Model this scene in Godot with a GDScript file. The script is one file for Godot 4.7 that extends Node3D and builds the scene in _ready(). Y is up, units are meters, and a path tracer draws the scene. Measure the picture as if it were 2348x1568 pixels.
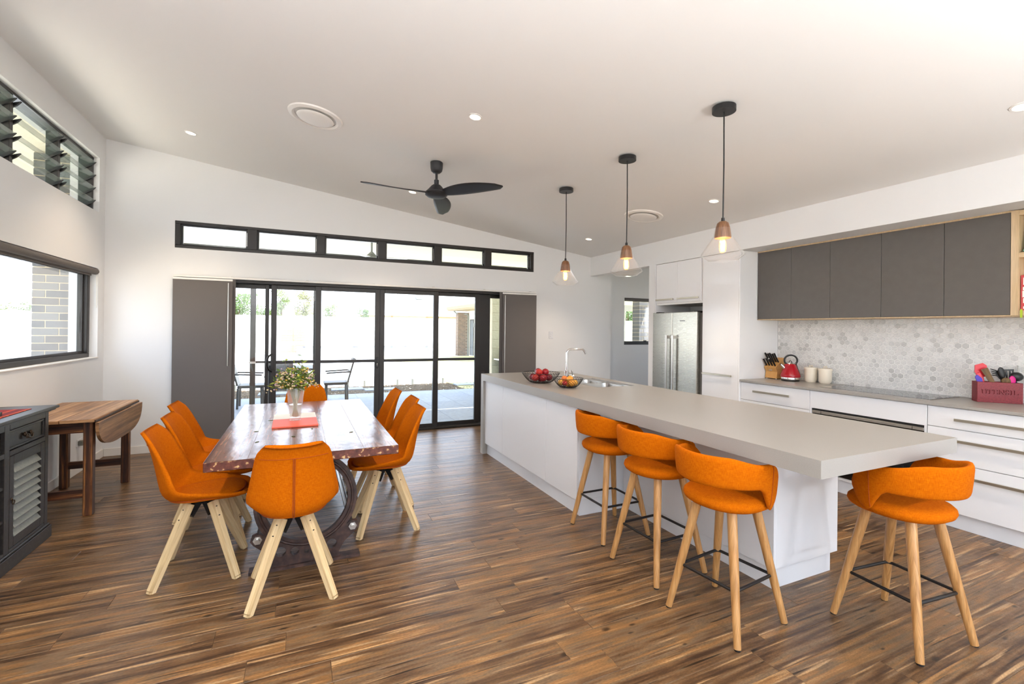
extends Node3D
# Open-plan kitchen and dining room with a raked ceiling, opening to a covered patio.
# x runs right along the rear wall, y up, z towards the camera. Rear wall inner face z = 0, left wall inner face x = 0.

var M := {}
var used := {}
var rng := RandomNumberGenerator.new()


class B:
	var st := SurfaceTool.new()
	var xf := Transform3D()
	var grain := 1
	var uvo := Vector2()
	var grp := 1

	func _init() -> void:
		st.begin(Mesh.PRIMITIVE_TRIANGLES)

	func uv(p: Vector3, nn: Vector3) -> Vector2:
		var a := nn.abs()
		var d := 0
		if a.y >= a.x and a.y >= a.z:
			d = 1
		elif a.z > a.x:
			d = 2
		if d == grain:
			return Vector2(p[(grain + 1) % 3], p[(grain + 2) % 3]) + uvo
		return Vector2(p[grain], p[3 - grain - d]) + uvo

	func tri(a: Vector3, b: Vector3, c: Vector3, sg := -1) -> void:
		var nn := (b - a).cross(c - a)
		if nn.length_squared() < 1e-18:
			return
		st.set_smooth_group(sg)
		st.set_uv(uv(a, nn))
		st.add_vertex(xf * a)
		st.set_uv(uv(c, nn))
		st.add_vertex(xf * c)
		st.set_uv(uv(b, nn))
		st.add_vertex(xf * b)

	func quad(a: Vector3, b: Vector3, c: Vector3, d: Vector3, sg := -1) -> void:
		tri(a, b, c, sg)
		tri(a, c, d, sg)

	func out(q: Array, o: Vector3) -> void:   # convex face turned away from o
		var nn: Vector3 = (q[1] - q[0]).cross(q[2] - q[0])
		if nn.dot((q[0] + q[1] + q[2]) / 3.0 - o) < 0:
			q.reverse()
		for i in range(1, q.size() - 1):
			tri(q[0], q[i], q[i + 1])

	func box(x0: float, y0: float, z0: float, x1: float, y1: float, z1: float, r := 0.0) -> B:
		var lo := Vector3(minf(x0, x1), minf(y0, y1), minf(z0, z1))
		var hi := Vector3(maxf(x0, x1), maxf(y0, y1), maxf(z0, z1))
		var o := (lo + hi) / 2
		var k := func(s: Array, keep: int) -> Vector3:
			var p := Vector3()
			for i in 3:
				p[i] = (hi[i] if s[i] else lo[i]) + (0.0 if i == keep else (-r if s[i] else r))
			return p
		for d in 3:
			var e := (d + 1) % 3
			var f := (d + 2) % 3
			for s in 2:
				var q := []
				for t in [[0, 0], [1, 0], [1, 1], [0, 1]]:
					var c := [0, 0, 0]
					c[d] = s
					c[e] = t[0]
					c[f] = t[1]
					q.append(k.call(c, d))
				out(q, o)
			if r > 0:
				for s in 2:
					for t in 2:
						var c := [0, 0, 0]
						c[e] = s
						c[f] = t
						var c2 := c.duplicate()
						c2[d] = 1
						out([k.call(c, e), k.call(c2, e), k.call(c2, f), k.call(c, f)], o)
		if r > 0:
			for i in 8:
				var c := [i & 1, (i >> 1) & 1, (i >> 2) & 1]
				out([k.call(c, 0), k.call(c, 1), k.call(c, 2)], o)
		return self

	func frus(a: Vector3, b: Vector3, wa: float, da: float, wb: float, db: float, side := Vector3.RIGHT) -> B:   # tapered bar from a to b
		var y := (b - a).normalized()
		var z := side.cross(y).normalized()
		var x := y.cross(z)
		var keep := xf
		xf = xf * Transform3D(Basis(x, y, z), a)
		var h := (b - a).length()
		var q := []
		for s in [[-1, -1], [1, -1], [1, 1], [-1, 1]]:
			q.append(Vector3(s[0] * wa / 2, 0, s[1] * da / 2))
		for s in [[-1, -1], [1, -1], [1, 1], [-1, 1]]:
			q.append(Vector3(s[0] * wb / 2, h, s[1] * db / 2))
		var o := Vector3(0, h / 2, 0)
		out([q[0], q[1], q[2], q[3]], o)
		out([q[4], q[5], q[6], q[7]], o)
		for i in 4:
			out([q[i], q[(i + 1) % 4], q[4 + (i + 1) % 4], q[4 + i]], o)
		xf = keep
		return self

	func bar(a: Vector3, b: Vector3, w: float, d: float, side := Vector3.RIGHT) -> B:
		return frus(a, b, w, d, w, d, side)

	func tube(pts: Array, r, seg := 8, closed := false, caps := true) -> B:
		grp += 1
		var n := pts.size()
		var rings := []
		var side := Vector3.ZERO
		for i in n:
			var a: Vector3 = pts[(i - 1 + n) % n] if closed or i > 0 else pts[0]
			var b: Vector3 = pts[(i + 1) % n] if closed or i < n - 1 else pts[n - 1]
			var t := (b - a).normalized()
			if side == Vector3.ZERO:
				side = t.cross(Vector3.UP if absf(t.y) < 0.9 else Vector3.RIGHT).normalized()
			side = (side - t * side.dot(t)).normalized()
			var up := t.cross(side)
			var ring := []
			var rr: float = r[i] if r is Array else r
			for j in seg:
				var q := TAU * j / seg
				ring.append(pts[i] + (side * cos(q) + up * sin(q)) * rr)
			rings.append(ring)
		for i in (n if closed else n - 1):
			var p: Array = rings[i]
			var q: Array = rings[(i + 1) % n]
			for j in seg:
				var k := (j + 1) % seg
				quad(p[j], p[k], q[k], q[j], grp)
		if caps and not closed:
			for j in range(1, seg - 1):
				tri(rings[0][0], rings[0][j + 1], rings[0][j])
				tri(rings[n - 1][0], rings[n - 1][j], rings[n - 1][j + 1])
		return self

	func lathe(prof: Array, seg := 24, at := Vector3.ZERO) -> B:   # prof: Vector2(r, y), outside is to the right walking up
		grp += 1
		var n := prof.size()
		for i in n - 1:
			var a: Vector2 = prof[i]
			var b: Vector2 = prof[i + 1]
			if i > 0:
				var c: Vector2 = prof[i - 1]
				if absf((a - c).angle_to(b - a)) > 0.7:
					grp += 1
			for j in seg:
				var q := TAU * j / seg
				var w := TAU * (j + 1) / seg
				var v := [at + Vector3(a.x * cos(q), a.y, a.x * sin(q)), at + Vector3(a.x * cos(w), a.y, a.x * sin(w)), at + Vector3(b.x * cos(w), b.y, b.x * sin(w)), at + Vector3(b.x * cos(q), b.y, b.x * sin(q))]
				quad(v[0], v[3], v[2], v[1], grp)
		return self

	func grid(p: Array, cu := false, cv := false) -> B:   # p[i][j], outside where (di x dj) points
		grp += 1
		var n := p.size()
		var m: int = p[0].size()
		for i in (n if cu else n - 1):
			for j in (m if cv else m - 1):
				quad(p[i][j], p[(i + 1) % n][j], p[(i + 1) % n][(j + 1) % m], p[i][(j + 1) % m], grp)
		return self

	func prism(poly: PackedVector2Array, axis: int, d0: float, d1: float, sg := -1) -> B:   # axis 2: (x, y) along z; 0: (z, y) along x; 1: (x, z) along y
		var put := func(v: Vector2, d: float) -> Vector3:
			if axis == 2:
				return Vector3(v.x, v.y, d)
			if axis == 0:
				return Vector3(d, v.y, v.x)
			return Vector3(v.x, d, v.y)
		var area := 0.0
		var n := poly.size()
		for i in n:
			area += poly[i].cross(poly[(i + 1) % n])
		var flip := (area < 0) != (axis != 2)
		var lo := minf(d0, d1)
		var hi := maxf(d0, d1)
		var t := Geometry2D.triangulate_polygon(poly)
		for i in range(0, t.size(), 3):
			var a := poly[t[i]]
			var b := poly[t[i + 1]]
			var c := poly[t[i + 2]]
			var turned := ((b - a).cross(c - a) < 0) != (axis != 2)
			if turned:
				var s := b
				b = c
				c = s
			tri(put.call(a, hi), put.call(b, hi), put.call(c, hi))
			tri(put.call(a, lo), put.call(c, lo), put.call(b, lo))
		if sg > 0:
			grp += 1
			sg = grp
		for i in n:
			var a := poly[i]
			var b := poly[(i + 1) % n]
			if flip:
				quad(put.call(b, lo), put.call(a, lo), put.call(a, hi), put.call(b, hi), sg)
			else:
				quad(put.call(a, lo), put.call(b, lo), put.call(b, hi), put.call(a, hi), sg)
		return self

	func ball(c: Vector3, r: Vector3, seg := 16, ring := 10) -> B:
		grp += 1
		for i in ring:
			var a := PI * i / ring - PI / 2
			var b := PI * (i + 1) / ring - PI / 2
			for j in seg:
				var q := TAU * j / seg
				var w := TAU * (j + 1) / seg
				var f := func(t: float, s: float) -> Vector3:
					return c + Vector3(cos(t) * cos(s), sin(t), cos(t) * sin(s)) * r
				quad(f.call(a, q), f.call(b, q), f.call(b, w), f.call(a, w), grp)
		return self

	func done() -> ArrayMesh:
		st.generate_normals()
		return st.commit()


func nb() -> B:
	return B.new()


func bx(x0, y0, z0, x1, y1, z1, r := 0.0, grain := 1) -> B:
	var b := B.new()
	b.grain = grain
	return b.box(x0, y0, z0, x1, y1, z1, r)


func numbered(called: String) -> String:
	used[called] = used.get(called, -1) + 1
	return called if used[called] == 0 else "%s_%03d" % [called, used[called]]


func tag(o: Node, label: String, category: String, group := "") -> Node:
	o.set_meta("label", label)
	o.set_meta("category", category)
	if group:
		o.set_meta("group", group)
	return o


func obj(called: String, b: B, m: Material, parent: Node = null) -> MeshInstance3D:
	return inst(called, b.done(), m, parent)


func inst(called: String, mesh: Mesh, m: Material, parent: Node = null) -> MeshInstance3D:
	var o := MeshInstance3D.new()
	o.mesh = mesh
	o.material_override = m
	o.name = called if parent else numbered(called)
	(parent if parent else self).add_child(o, true)
	return o


func thing(called: String, label: String, category: String, at := Vector3.ZERO, turn := 0.0, group := "") -> Node3D:
	var o := Node3D.new()
	o.name = numbered(called)
	add_child(o)
	o.position = at
	o.rotation.y = turn
	tag(o, label, category, group)
	return o


func setting(called: String, b: B, m: Material) -> MeshInstance3D:
	var o := obj(called, b, m)
	o.set_meta("kind", "structure")
	return o


func part_root(called: String, structure := true) -> Node3D:
	var o := Node3D.new()
	o.name = numbered(called)
	add_child(o)
	if structure:
		o.set_meta("kind", "structure")
	return o


func copy(o: Node3D, label: String, at: Vector3, turn := 0.0) -> Node3D:
	var c := o.duplicate()
	c.name = numbered(str(o.name).trim_suffix("_000"))
	add_child(c)
	c.position = at
	c.rotation.y = turn
	c.set_meta("label", label)
	return c


func ceil_y(x: float) -> float:
	return 3.621 - 0.1308 * x


# ---------------------------------------------------------------- materials
func mat(c: Color, rough := 0.6, metal := 0.0, spec := 0.5) -> StandardMaterial3D:
	var m := StandardMaterial3D.new()
	m.albedo_color = c
	m.roughness = rough
	m.metallic = metal
	m.metallic_specular = spec
	return m


func rgb(r: int, g: int, b: int) -> Color:
	return Color8(r, g, b)


func layer(w: int, h: int, freq: float, sd: int, oct := 3, W := 0, H := 0) -> PackedByteArray:
	var n := FastNoiseLite.new()
	n.noise_type = FastNoiseLite.TYPE_SIMPLEX
	n.seed = sd
	n.frequency = freq
	n.fractal_octaves = oct
	var im := n.get_seamless_image(w, h, false, false, 0.15, true)
	im.convert(Image.FORMAT_L8)
	if W:
		im.resize(W, H, Image.INTERPOLATE_CUBIC)
	return im.get_data()


func ramp(stops: Array) -> Array:   # [[t, Color], ...] -> 256 colours
	var g := Gradient.new()
	var off := PackedFloat32Array()
	var col := PackedColorArray()
	for s in stops:
		off.append(s[0])
		col.append(s[1])
	g.offsets = off
	g.colors = col
	var out := []
	for i in 256:
		out.append(g.sample(i / 255.0))
	return out


# Streaks along u: coarse tone bands, fine fibres, dark checks and pale flashes.
func wood_tex(w: int, h: int, tones: Array, sd: int, fibre := 0.12, check := 0.9, across := 40.0, along := 24.0) -> ImageTexture:
	var a := layer(int(w / along), h, across / h * 0.16, sd, 3, w, h)
	var b := layer(int(w / along * 2), h, across / h, sd + 1, 2, w, h)
	var c := layer(int(w / along), h, across / h * 0.5, sd + 2, 2, w, h)
	var d := layer(int(w / 4.0), int(h / 4.0), 0.02, sd + 3, 2, w, h)
	var lut := ramp(tones)
	var px := PackedByteArray()
	px.resize(w * h * 3)
	var k := 0
	for i in w * h:
		var t := clampf((a[i] - 128) * 1.15 + 128 + (d[i] - 128) * 0.12, 0, 255)
		var col: Color = lut[int(t)]
		var f := 1.0 + (b[i] - 128) / 128.0 * fibre
		if c[i] > 255 * check:
			f *= 1.0 - 0.45 * minf(1.0, (c[i] / 255.0 - check) / (1.0 - check) * 2.5)
		px[k] = int(clampf(col.r * f * 255, 0, 255))
		px[k + 1] = int(clampf(col.g * f * 255, 0, 255))
		px[k + 2] = int(clampf(col.b * f * 255, 0, 255))
		k += 3
	return ImageTexture.create_from_image(Image.create_from_data(w, h, false, Image.FORMAT_RGB8, px))


# Rustic oak boards, 2.4 m x 1.2 m: tone drifts, fibres, dark checks, pale sapwood and knots.
func floor_tex() -> ImageTexture:
	var w := 2048
	var h := 1024
	var a := layer(48, h, 0.011, 171, 3, w, h)      # broad bands
	var b := layer(128, h, 0.05, 172, 3, w, h)      # streaks
	var c := layer(512, h, 0.22, 173, 2, w, h)      # fibres
	var d := layer(72, h, 0.03, 174, 2, w, h)       # checks
	var e := layer(96, h, 0.022, 175, 2, w, h)      # sapwood
	var f := layer(256, 128, 0.03, 176, 3, w, h)    # blotches
	var lut := ramp([[0.0, rgb(64, 45, 32)], [0.25, rgb(89, 65, 43)], [0.42, rgb(105, 78, 52)], [0.55, rgb(110, 90, 69)], [0.7, rgb(123, 91, 57)], [0.85, rgb(134, 97, 60)], [1.0, rgb(150, 117, 79)]])
	var px := PackedByteArray()
	px.resize(w * h * 3)
	var k := 0
	for i in w * h:
		var t := clampf(128 + (a[i] - 128) * 0.95 + (b[i] - 128) * 0.35 + (f[i] - 128) * 0.25, 0, 255)
		var col: Color = lut[int(t)]
		var s := 1.0 + (c[i] - 128) * 0.0011 + (b[i] - 128) * 0.0007
		if d[i] > 214:
			s *= 1.0 - minf(0.55, (d[i] - 214) * 0.035)
		if e[i] > 200:
			col = col.lerp(Color(0.82, 0.68, 0.5), minf(0.6, (e[i] - 200) * 0.02))
		px[k] = int(clampf(col.r * s * 255, 0, 255))
		px[k + 1] = int(clampf(col.g * s * 255, 0, 255))
		px[k + 2] = int(clampf(col.b * s * 255, 0, 255))
		k += 3
	var im := Image.create_from_data(w, h, false, Image.FORMAT_RGB8, px)
	rng.seed = 400
	for n in 26:
		var cx := rng.randi_range(40, w - 40)
		var cy := rng.randi_range(20, h - 20)
		var rx := rng.randf_range(7, 22)
		var ry := rx * rng.randf_range(0.3, 0.55)
		for y in range(-int(ry * 2), int(ry * 2) + 1):
			for x in range(-int(rx * 2), int(rx * 2) + 1):
				var q := sqrt(pow(x / rx, 2) + pow(y / ry, 2))
				if q < 1.6:
					var p := Vector2i(posmod(cx + x, w), posmod(cy + y, h))
					im.set_pixelv(p, im.get_pixelv(p).darkened(0.55 * smoothstep(1.6, 0.2, q)))
	return ImageTexture.create_from_image(im)


func wood(tones: Array, sd: int, rough: float, size := Vector2(1.2, 0.3), fibre := 0.1, check := 0.93, w := 512, h := 256) -> StandardMaterial3D:
	var m := mat(Color.WHITE, rough)
	m.albedo_texture = wood_tex(w, h, tones, sd, fibre, check)
	m.uv1_scale = Vector3(1.0 / size.x, 1.0 / size.y, 1)
	return m


func noise_tex(size: int, freq: float, sd: int, stops: Array, oct := 4, normal := false, bump := 4.0) -> NoiseTexture2D:
	var n := FastNoiseLite.new()
	n.seed = sd
	n.frequency = freq
	n.fractal_octaves = oct
	var t := NoiseTexture2D.new()
	t.width = size
	t.height = size
	t.seamless = true
	t.noise = n
	if normal:
		t.as_normal_map = true
		t.bump_strength = bump
	elif stops:
		var g := Gradient.new()
		var off := PackedFloat32Array()
		var col := PackedColorArray()
		for s in stops:
			off.append(s[0])
			col.append(s[1])
		g.offsets = off
		g.colors = col
		t.color_ramp = g
	return t


func tri_mat(stops: Array, sd: int, rough: float, scale: float, freq := 0.02, oct := 4) -> StandardMaterial3D:
	var m := mat(Color.WHITE, rough)
	m.albedo_texture = noise_tex(256, freq, sd, stops, oct)
	m.uv1_triplanar = true
	m.uv1_scale = Vector3.ONE * scale
	return m


func weave_tex(c0: Color, c1: Color, sd: int) -> ImageTexture:   # linen: slubs along and across
	var w := 512
	var a := layer(32, w, 0.3, sd, 2, w, w)
	var b := layer(w, 32, 0.3, sd + 1, 2, w, w)
	var px := PackedByteArray()
	px.resize(w * w * 3)
	for i in w * w:
		var c := c0.lerp(c1, clampf((a[i] + b[i] - 256) / 256.0 * 1.3 + 0.5, 0, 1))
		px[i * 3] = int(c.r * 255)
		px[i * 3 + 1] = int(c.g * 255)
		px[i * 3 + 2] = int(c.b * 255)
	return ImageTexture.create_from_image(Image.create_from_data(w, w, false, Image.FORMAT_RGB8, px))


func glass(c := Color(0.9, 0.97, 0.95), a := 0.04) -> StandardMaterial3D:
	var m := mat(Color(c.r, c.g, c.b, a), 0.0)
	m.transparency = BaseMaterial3D.TRANSPARENCY_ALPHA
	return m


func emit(c: Color, e: float) -> StandardMaterial3D:
	var m := mat(c, 0.6)
	m.emission_enabled = true
	m.emission = c
	m.emission_energy_multiplier = e
	return m


func materials() -> void:
	M.wall = mat(rgb(236, 237, 238), 0.9, 0, 0.3)
	M.ceiling = mat(rgb(238, 238, 237), 0.95, 0, 0.2)
	M.white = mat(rgb(238, 237, 235), 0.5)
	M.gloss = mat(rgb(240, 241, 243), 0.12)
	M.satin = mat(rgb(228, 230, 234), 0.3)
	M.trim = mat(rgb(240, 238, 234), 0.45)
	M.frame = mat(rgb(48, 46, 45), 0.4, 0.2)
	M.black = mat(rgb(22, 22, 24), 0.4)
	M.fan = mat(rgb(38, 39, 43), 0.45)
	M.iron = tri_mat([[0.0, rgb(40, 28, 26)], [0.5, rgb(62, 44, 40)], [1.0, rgb(92, 66, 56)]], 31, 0.5, 3.0)
	M.steel = mat(rgb(196, 194, 190), 0.28, 1.0)
	M.brushed = mat(rgb(182, 180, 172), 0.32, 1.0)
	M.brushed.roughness_texture = noise_tex(256, 0.05, 5, [[0.0, Color(0.8, 0.8, 0.8)], [1.0, Color.WHITE]])
	M.brushed.uv1_triplanar = true
	M.brushed.uv1_scale = Vector3(0.6, 14, 0.6)
	M.chrome = mat(rgb(228, 228, 230), 0.06, 1.0)
	M.nickel = mat(rgb(190, 184, 170), 0.3, 1.0)
	M.glass = glass()
	M.clear = glass(Color(0.95, 0.97, 0.97), 0.05)
	M.bulb_glass = glass(Color(0.95, 0.97, 0.97), 0.012)
	M.vase = glass(Color(0.9, 0.93, 0.93), 0.13)
	M.louvre = glass(Color(0.42, 0.55, 0.5), 0.22)
	M.amber = glass(Color(1.0, 0.7, 0.35), 0.25)
	M.stone = tri_mat([[0.0, rgb(150, 147, 142)], [0.5, rgb(157, 154, 149)], [1.0, rgb(164, 161, 157)]], 12, 0.34, 6.0, 0.15)
	M.charcoal = tri_mat([[0.0, rgb(94, 90, 86)], [1.0, rgb(98, 94, 90)]], 14, 0.4, 2.0, 0.02)
	M.blind = tri_mat([[0.0, rgb(104, 99, 96)], [1.0, rgb(114, 109, 106)]], 15, 0.9, 30.0, 0.2)
	M.grout = mat(rgb(248, 247, 245), 0.8)
	M.fabric = mat(Color.WHITE, 0.95, 0, 0.2)
	M.fabric.albedo_texture = weave_tex(rgb(172, 78, 0), rgb(204, 112, 6), 41)
	M.fabric.uv1_triplanar = true
	M.fabric.uv1_scale = Vector3.ONE * 3.2
	M.thread = mat(rgb(160, 66, 4), 0.9)
	M.pale_wood = wood([[0.0, rgb(196, 166, 120)], [0.5, rgb(214, 188, 144)], [1.0, rgb(224, 202, 160)]], 51, 0.5, Vector2(0.8, 0.2), 0.06, 0.97)
	M.oak = wood([[0.0, rgb(160, 114, 64)], [0.5, rgb(178, 132, 80)], [1.0, rgb(192, 148, 96)]], 53, 0.4, Vector2(0.8, 0.2), 0.1, 0.95)
	M.shelf_oak = wood([[0.0, rgb(204, 176, 136)], [0.5, rgb(212, 186, 148)], [1.0, rgb(220, 195, 160)]], 55, 0.5, Vector2(1.2, 0.3), 0.05, 0.98)
	M.old_wood = wood([[0.0, rgb(104, 74, 50)], [0.35, rgb(142, 102, 68)], [0.7, rgb(168, 126, 86)], [1.0, rgb(190, 148, 106)]], 57, 0.42, Vector2(1.4, 0.5), 0.1, 0.94)
	M.old_leg = wood([[0.0, rgb(48, 28, 20)], [0.5, rgb(78, 46, 30)], [0.85, rgb(112, 68, 38)], [1.0, rgb(160, 108, 56)]], 59, 0.45, Vector2(0.9, 0.25), 0.25, 0.85)
	M.table = wood([[0.0, rgb(86, 54, 44)], [0.35, rgb(112, 78, 66)], [0.7, rgb(132, 100, 86)], [1.0, rgb(158, 128, 110)]], 61, 0.2, Vector2(2.2, 0.9), 0.14, 0.92, 1024, 512)
	M.table.normal_enabled = true
	M.table.normal_texture = noise_tex(256, 0.02, 7, [], 4, true, 5.0)
	M.table.normal_scale = 0.06
	M.table.metallic_specular = 0.55
	M.table_edge = tri_mat([[0.0, rgb(64, 30, 24)], [0.55, rgb(98, 52, 42)], [0.72, rgb(116, 66, 52)], [0.75, rgb(190, 156, 108)], [1.0, rgb(206, 176, 124)]], 63, 0.3, 2.6, 0.03)
	M.floor = mat(Color.WHITE, 0.34)
	M.floor.albedo_texture = floor_tex()
	M.floor.uv1_scale = Vector3(1 / 2.4, 1 / 1.2, 1)
	M.floor.normal_enabled = true
	M.floor.normal_texture = noise_tex(512, 0.05, 8, [], 3, true, 3.0)
	M.floor.normal_scale = 0.12
	M.groove = mat(rgb(70, 52, 38), 0.8)
	M.grey_paint = tri_mat([[0.0, rgb(34, 32, 31)], [0.65, rgb(44, 42, 41)], [1.0, rgb(66, 58, 52)]], 65, 0.36, 4.0, 0.03)
	M.slat_paint = tri_mat([[0.0, rgb(108, 110, 103)], [1.0, rgb(128, 130, 122)]], 66, 0.5, 5.0, 0.04)
	M.bronze = mat(rgb(74, 60, 48), 0.4, 0.8)
	M.walnut = wood([[0.0, rgb(104, 70, 46)], [1.0, rgb(146, 104, 72)]], 67, 0.35, Vector2(0.3, 0.08), 0.1, 0.97, 128, 128)
	M.marble = []
	for i in 7:
		var c: float = [0.94, 0.92, 0.9, 0.87, 0.91, 0.93, 0.82][i]
		M.marble.append(tri_mat([[0.0, Color(c * 0.86, c * 0.86, c * 0.865)], [0.4, Color(c * 0.95, c * 0.95, c * 0.945)], [1.0, Color(c, c, c * 0.99)]], 80 + i, 0.22, 9.0, 0.018))
		M.marble[i].uv1_offset = Vector3(i * 0.37, i * 0.21, 0)
		M.marble[i].uv1_world_triplanar = true
		M.marble[i].uv1_scale = Vector3(9, 15, 6)
	M.brick = []
	for c in [rgb(112, 112, 114), rgb(100, 101, 104), rgb(124, 123, 122), rgb(108, 104, 102)]:
		M.brick.append(tri_mat([[0.0, c.darkened(0.15)], [1.0, c.lightened(0.08)]], 90, 0.9, 5.0, 0.05))
	M.mortar = mat(rgb(206, 190, 160), 0.95)
	M.paver = []
	for i in 4:
		M.paver.append(tri_mat([[0.0, rgb(122, 126, 134).lightened(i * 0.03)], [1.0, rgb(148, 152, 160).lightened(i * 0.03)]], 95 + i, 0.6, 1.3, 0.03))
	M.soffit = mat(rgb(246, 238, 214), 0.9)
	M.fence = mat(rgb(244, 240, 228), 0.7)
	M.ground = tri_mat([[0.0, rgb(196, 178, 150)], [0.5, rgb(214, 200, 174)], [1.0, rgb(226, 216, 196)]], 97, 0.95, 0.4, 0.03)
	M.lawn = tri_mat([[0.0, rgb(142, 160, 84)], [0.5, rgb(196, 190, 120)], [1.0, rgb(214, 198, 150)]], 98, 0.95, 0.5, 0.04)
	M.concrete = mat(rgb(224, 225, 226), 0.85)
	M.pebble = tri_mat([[0.0, rgb(84, 68, 52)], [1.0, rgb(140, 120, 96)]], 99, 0.9, 8.0, 0.2)
	M.water = mat(rgb(64, 122, 168), 0.05)
	M.leaf = []
	for c in [rgb(82, 106, 50), rgb(104, 120, 66), rgb(120, 122, 74), rgb(66, 88, 40)]:
		var m := mat(c, 0.7)
		m.backlight_enabled = true
		m.backlight = c.darkened(0.3)
		M.leaf.append(m)
	M.bark = mat(rgb(116, 96, 76), 0.95)
	M.red = mat(rgb(170, 18, 34), 0.14)
	M.cream = mat(rgb(236, 226, 208), 0.25)
	M.bamboo = wood([[0.0, rgb(196, 142, 76)], [1.0, rgb(222, 172, 104)]], 68, 0.4, Vector2(0.3, 0.05), 0.08, 0.98, 128, 128)
	M.burgundy = tri_mat([[0.0, rgb(116, 32, 40)], [1.0, rgb(146, 48, 56)]], 69, 0.5, 6.0, 0.04)
	M.spill = mat(rgb(250, 246, 240), 0.5)


# ---------------------------------------------------------------- camera, sky, sun
func setup_view() -> void:
	var cam := Camera3D.new()
	cam.name = "camera"
	var yaw := 0.4292
	var pitch := 0.0025
	var roll := 0.0111
	var f := 1062.6
	var basis_y := Basis(Vector3(cos(yaw), 0, sin(yaw)), Vector3.UP, Vector3(-sin(yaw), 0, cos(yaw)))
	var basis_x := Basis(Vector3.RIGHT, Vector3(0, cos(pitch), sin(pitch)), Vector3(0, -sin(pitch), cos(pitch)))
	var basis_z := Basis(Vector3(cos(roll), sin(roll), 0), Vector3(-sin(roll), cos(roll), 0), Vector3.BACK)
	cam.transform = Transform3D(basis_y * basis_x * basis_z, Vector3(2.0304, 1.5, 6.7347))
	cam.near = 0.05
	cam.far = 200.0
	cam.projection = Camera3D.PROJECTION_FRUSTUM
	cam.size = cam.near * 1568.0 / f
	cam.frustum_offset = Vector2(0.4, -31.7) / f * cam.near
	add_child(cam)
	cam.current = true

	var sky := ProceduralSkyMaterial.new()
	sky.sky_top_color = Color(0.72, 0.84, 1.0)
	sky.sky_horizon_color = Color(0.93, 0.965, 1.0)
	sky.sky_curve = 0.3
	sky.ground_bottom_color = Color(0.75, 0.72, 0.66)
	sky.ground_horizon_color = Color(0.92, 0.92, 0.92)
	sky.sky_energy_multiplier = 1.0
	var env := Environment.new()
	env.background_mode = Environment.BG_SKY
	env.sky = Sky.new()
	env.sky.sky_material = sky
	env.background_energy_multiplier = SKY
	env.tonemap_mode = Environment.TONE_MAPPER_LINEAR
	env.tonemap_exposure = EXPOSURE
	env.sdfgi_enabled = true
	env.ssao_enabled = true
	env.ssil_enabled = true
	var we := WorldEnvironment.new()
	we.name = "environment"
	we.environment = env
	add_child(we)

	var sun := DirectionalLight3D.new()
	sun.name = "sun"
	sun.light_energy = SUN
	sun.light_color = Color(1.0, 0.99, 0.97)
	sun.light_angular_distance = 0.6
	sun.shadow_enabled = true
	sun.sky_mode = DirectionalLight3D.SKY_MODE_LIGHT_ONLY
	add_child(sun)
	sun.look_at_from_position(Vector3.ZERO, Vector3(-0.35, -0.85, -0.42))


const SKY := 3.0
const SUN := 3.6
const EXPOSURE := 1.7


# ---------------------------------------------------------------- the room
func wall_panel(b: B, x0: float, x1: float, y0: float, y1: float, z0: float, z1: float) -> void:
	b.box(x0, y0, z0, x1, y1, z1)


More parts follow.
